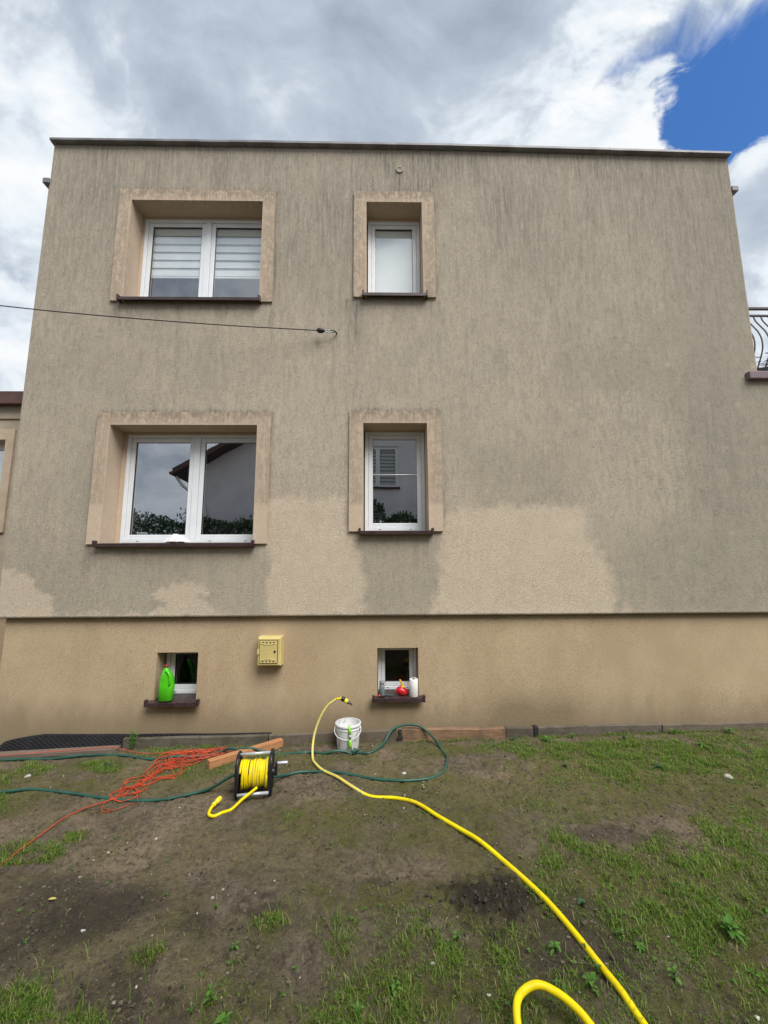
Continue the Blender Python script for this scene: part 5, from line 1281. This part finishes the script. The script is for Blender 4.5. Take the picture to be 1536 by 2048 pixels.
# longer tufts in front
tx2 = []; ty2 = []
for (x, y, r, n_) in [(-.50, -2.20, .05, 60), (-1.04, -2.38, .06, 60), (-.18, -2.33, .06, 50), (-.20, -2.24, .04, 25), (-.47, -2.62, .14, 45), (-.66, -2.60, .05, 30), (.15, -2.52, .25, 160), (.45, -2.55, .3, 150), (.02, -2.66, .2, 120), (.85, -2.62, .25, 110), (-1.45, -2.55, .12, 200), (-1.20, -2.68, .14, 90), (1.4, -2.6, .4, 160), (1.6, -2.2, .5, 240), (-2.27, -1.62, .12, 120), (-.53, -2.33, .10, 28), (-.95, -2.60, .1, 20), (-.62, -2.44, .05, 14), (2.1, -2.2, .3, 160)]:
    a = RNG.normal(0, r * .6, (n_, 2)); tx2 += list(x + a[:, 0]); ty2 += list(y + a[:, 1])
blades('grass_tufts', np.array(tx2), np.array(ty2), .028, .075, .0022, .0046, M_grass, 'longer arching grass tufts in the foreground', 'grass', (.8, 2.3))
# low clover-like ground leaves
m = MB(); X, Y = scatter(9000, (-3.4, 3.8, -2.9, -.1), lambda x, y: gdens(x, y) * .6 * sm(fbm(x, y, 5, 3, 97), .45, .65) + .05 * sm(fbm(x, y, 3, 3, 98), .5, .65))
for x, y in zip(X, Y):
    z = gz1(x, y); a = random.uniform(0, 6.3)
    for k in range(3):
        leaf(m, (x, y, z + .006 + .008 * random.random()), (math.cos(a + k * 2.1), math.sin(a + k * 2.1), .45), random.uniform(.010, .022), random.uniform(.007, .013), .5, 0, 2)
o = obj('ground_leaves', m, M_weed, None, (0, 0, 0)); nv = len(o.data.vertices)
at = o.data.attributes.new('tone', 'FLOAT', 'POINT'); at.data.foreach_set('value', np.repeat(RNG.uniform(0, .75, nv // 9 + 1), 9)[:nv].astype(np.float32)); tag(o, 'low creeping leaves between the grass blades', 'ground cover', None, 'stuff')

# ================================================================== WEEDS, one thing each
def weed(x, y, nl, L, W, h, label, mat=M_weed, name='weed', up=.5, stem=True, tiers=1):
    z = gz1(x, y); t = thing(name, label, 'weed', (x, y, z), 'weeds in the yard')
    m = MB(); ms = MB(); rr = random.Random(int((x * 13 + y * 7) * 1000))
    for q in range(tiers):
        zz = z + h * (q + 1) / tiers; a0 = rr.uniform(0, 6.3); kk = nl if tiers == 1 else max(3, nl // tiers)
        for k in range(kk):
            a = a0 + k * 6.283 / kk + rr.uniform(-.3, .3); l_ = L * rr.uniform(.7, 1.15) * (1 - .3 * q / tiers)
            dv = (math.cos(a), math.sin(a), up + rr.uniform(-.35, .6))
            b0 = (x + math.cos(a) * .006, y + math.sin(a) * .006, zz)
            if stem: ms.tube([(x, y, z + (h * q / tiers) + .002), tuple(Vector(b0) + Vector(dv) * .004)], .0018, 5)
            leaf(m, b0, dv, l_ * .66, W * .58 * rr.uniform(.6, 1.2), rr.uniform(.25, .7), 0, 8)
    if stem: ms.tube([(x, y, z - .005), (x + .003, y, z + h)], .0026, 5)
    toned(obj('leaves', m, mat, t), .1, .8)
    if stem: toned(obj('stem', ms, mat, t), .1, .4)
WD = [(1.632, -2.365, 14, .095, .050, .05, 'large leafy green weed in the grass at the right edge', M_weed, .55, 2),
      (.79, -2.418, 8, .055, .034, .025, 'green weed with pointed leaves left of the hose near its bottom bend', M_weed, .5, 2),
      (.925, -2.525, 6, .045, .020, .03, 'narrow weed poking up beside the thick part of the yellow hose', M_weed, 1.2, 2),
      (.86, -2.59, 5, .062, .034, .035, 'pointed green weed between the hose and its front loop', M_weed, .7, 1),
      (1.22, -2.57, 7, .055, .024, .04, 'bright weed with drooping leaves on dark soil in right foreground', M_weed, .5, 2),
      (1.032, -2.18, 4, .045, .040, .02, 'round leaved grey green weed just right of the yellow hose', M_weed_dull, .5, 1),
      (1.12, -2.36, 9, .042, .022, .03, 'small pale weed clump on damp soil right of the hose', M_weed, .4, 2),
      (1.17, -2.43, 9, .040, .022, .015, 'flat small leaved weed on damp soil below the pale clump', M_weed, .25, 1),
      (-2.42, -.095, 18, .16, .034, .16, 'tall narrow leaved weed against the wall at left of the cord', M_weed, .9, 4),
      (-.583, -2.672, 6, .055, .038, .04, 'bright green seedling at the bottom edge left of centre', M_weed, .45, 1),
      (-.667, -2.585, 5, .045, .030, .05, 'bright three leaved sprout just above the bottom seedling', M_weed, .6, 2),
      (-.73, -2.615, 4, .034, .014, .02, 'little slim sprout left of the bright seedling', M_weed, .8, 1),
      (.07, -2.567, 6, .048, .026, .04, 'yellow green sprout in the centre foreground grass', M_weed, .6, 2),
      (-.076, -2.657, 4, .050, .022, .045, 'upright single sprout at the bottom left of the grass patch', M_weed, 1.0, 1),
      (.367, -2.351, 5, .040, .020, .03, 'small green sprout below the dark clod patch', M_weed, .8, 1),
      (-.825, -2.119, 4, .030, .014, .02, 'single tiny sprout alone on bare soil left of centre', M_weed, .9, 1),
      (-.655, -2.337, 6, .030, .015, .015, 'little rosette on bare soil above the bottom seedlings', M_weed, .4, 1),
      (1.67, -.20, 11, .085, .028, .03, 'broad leaved weed by the long grey edging board', M_weed, .7, 2),
      (3.55, -.14, 10, .10, .034, .04, 'weed by the wall near the right edge', M_weed, .7, 2),
      (2.42, -.22, 10, .085, .026, .03, 'narrow leaved weed at the wall where two grey boards meet', M_weed_dull, .8, 2),
      (2.38, -.78, 9, .085, .040, .02, 'flat bluish green dock weed in the grass at right', M_weed_dull, .3, 1),
      (1.62, -.70, 8, .06, .030, .02, 'flat weed on thin grass right of the green hose loop', M_weed_dull, .35, 1),
      (-2.40, -.52, 14, .07, .030, .03, 'dark bushy weed between the two left hose lines', M_weed_dull, .5, 3),
      (1.95, -.13, 9, .075, .030, .03, 'leafy weed leaning on the grey edging board, left of the bluish wall weed', M_weed, .8, 2),
      (1.35, -.14, 8, .060, .024, .03, 'small weed in front of the short blackened edging board', M_weed_dull, .7, 2),
      (2.98, -.13, 9, .080, .028, .03, 'weed at the joint between the two right edging boards', M_weed, .8, 2),
      (3.05, -.42, 9, .075, .034, .02, 'flat leafy weed in the grass near the right wall', M_weed, .35, 1)]
for (x, y, nl, L, W, h, lab, mt, upv, tr) in WD: weed(x, y, nl, L, W, h, lab, mt, 'weed', upv, True, tr)

# ================================================================== BEHIND THE VIEWER: seen in the panes
NH = thing('neighbour_house', 'grey rendered gabled house mirrored in the ground floor window panes', 'house', (-0.2, -9.6, 0))
nx0, nx1, ny, ne, nr = -6.3, 6.1, -9.6, 5.45, 9.0; nm_ = (nx0 + nx1) / 2
nwx0, nwx1, nwz0, nwz1 = -0.65, 0.78, 4.65, 6.20
m = MB()
m.quad((nx0, ny, -.3), (nwx0, ny, -.3), (nwx0, ny, ne), (nx0, ny, ne)); m.quad((nwx1, ny, -.3), (nx1, ny, -.3), (nx1, ny, ne), (nwx1, ny, ne)); m.quad((nwx0, ny, -.3), (nwx1, ny, -.3), (nwx1, ny, nwz0), (nwx0, ny, nwz0))
m.add([(nx0, ny, ne), (nwx0, ny, ne), (nwx0, ny, nwz1), (nwx1, ny, nwz1), (nwx1, ny, ne), (nx1, ny, ne), (nm_, ny, nr)], [(0, 1, 2, 6), (2, 3, 6), (3, 4, 5, 6)])
for x in (nx0, nx1): m.quad((x, ny, -.3), (x, ny - 9, -.3), (x, ny - 9, ne), (x, ny, ne))
m.add([(nx0, ny - 9, -.3), (nx1, ny - 9, -.3), (nx1, ny - 9, ne), (nm_, ny - 9, nr), (nx0, ny - 9, ne)], [(0, 1, 2, 3, 4)])
obj('wall', m, M_neigh, NH)
for s in (-1, 1):
    xe = nx0 - .75 if s < 0 else nx1 + .75; sl = (nr - ne) / (nm_ - nx0); zeave = ne - .75 * sl
    m = MB(); v0 = [(xe, ny + .6, zeave), (nm_, ny + .6, nr), (nm_, ny - 9.5, nr), (xe, ny - 9.5, zeave)]
    v1 = [(a, b_, c + .2) for a, b_, c in v0]; m.add(v0 + v1, [(3, 2, 1, 0), (4, 5, 6, 7), (0, 1, 5, 4), (1, 2, 6, 5), (2, 3, 7, 6), (3, 0, 4, 7)]); rf = obj('roof', m, [M_rooftile], NH)
    m = MB(); v0 = [(xe + .01 * -s, ny + .59, zeave - .012), (nm_, ny + .59, nr - .012), (nm_, ny - 9.4, nr - .012), (xe, ny - 9.4, zeave - .012)]; m.add(v0, [(0, 1, 2, 3)]); obj('soffit', m, M_soffit, rf)
    m = MB(); m.tube([(xe + s * .05, ny + .55, zeave + .03), (xe + s * .05, ny - 9.4, zeave + .03)], .07, 10); obj('gutter', m, M_rooftile, NH)
    m = MB(); m.tube(smooth_path([(xe + s * .05, ny + .3, zeave), (xe + s * .0 - s * .2, ny + .25, zeave - .35), ((nx0 if s < 0 else nx1) - s * .12, ny + .07, zeave - .9), ((nx0 if s < 0 else nx1) - s * .12, ny + .07, 0)], 6), .05, 10); obj('downpipe', m, M_neigh, NH)
m = MB(); rect_frame(m, nwx0, nwx1, nwz0, nwz1, .09, ny - .12, ny - .05); m.bbox(-.02, .14, ny - .119, ny - .05, nwz0 + .09, nwz1 - .09, .004); nw_ = obj('window', m, M_pvc, NH)
m = MB(); m.box(nwx0, nwx1, ny - .2, ny - .14, nwz0, nwz1); obj('pane', m, M_clear, nw_)
for k in range(10):
    m = MB(); m.box(nwx0 + .08, nwx1 - .08, ny - .138, ny - .130, nwz0 + .12 + k * .14, nwz0 + .20 + k * .14); obj('blind_band', m, M_sheer, nw_)
m = MB()
for x in (nwx0, nwx1): m.quad((x, ny, nwz0), (x, ny - .14, nwz0), (x, ny - .14, nwz1), (x, ny, nwz1))
m.quad((nwx0, ny, nwz1), (nwx1, ny, nwz1), (nwx1, ny - .14, nwz1), (nwx0, ny - .14, nwz1)); obj('window_reveal', m, M_neigh, NH)
m = MB(); m.bbox(nwx0 - .06, nwx1 + .06, ny - .1, ny + .10, nwz0 - .06, nwz0, .006); obj('window_sill', m, M_sill, NH)

hedge = thing('hedge', 'dark ragged hedge mirrored along the bottom of the ground floor panes', 'hedge', (0, -8.0, 0))
n = 110000; X = RNG.uniform(-14, 12, n); T = RNG.random(n)
top = 3.25 + 0.55 * (fbm(X, X * 0, .9, 3, 201) - .5) * 2 + 0.6 * sm(fbm(X, X * 0 + 5, 1.6, 3, 205), .55, .8)
Y = -8.0 + RNG.normal(0, .38, n); Z = top * (1 - T ** 1.7 * .98)
V = np.zeros((n, 4, 3)); a = RNG.uniform(0, 6.28, n); e_ = RNG.uniform(.2, 1.5, n); Ls = RNG.uniform(.045, .12, n); Ws = Ls * .32
d_ = np.stack([np.cos(a) * np.cos(e_), np.sin(a) * np.cos(e_), np.sin(e_)], -1); s_ = np.stack([-np.sin(a), np.cos(a), 0 * a], -1); P = np.stack([X, Y, Z], -1)
V[:, 0] = P; V[:, 1] = P + d_ * (Ls * .5)[:, None] + s_ * Ws[:, None]; V[:, 2] = P + d_ * Ls[:, None]; V[:, 3] = P + d_ * (Ls * .5)[:, None] - s_ * Ws[:, None]
me = fast_mesh('foliage', V.reshape(-1, 3) - np.array([0, -8.0, 0]), np.arange(n * 4), np.arange(n) * 4, np.full(n, 4), [M_leaf_hedge]); o = link('foliage', me, hedge)
m = MB()
for i in range(26):
    x = -13.5 + i; m.tube([(x, -8, -.1), (x + random.uniform(-.2, .2), -8 + random.uniform(-.1, .1), 2.4)], [.05, .02], 6)
obj('stems', m, M_edge_dark, hedge)
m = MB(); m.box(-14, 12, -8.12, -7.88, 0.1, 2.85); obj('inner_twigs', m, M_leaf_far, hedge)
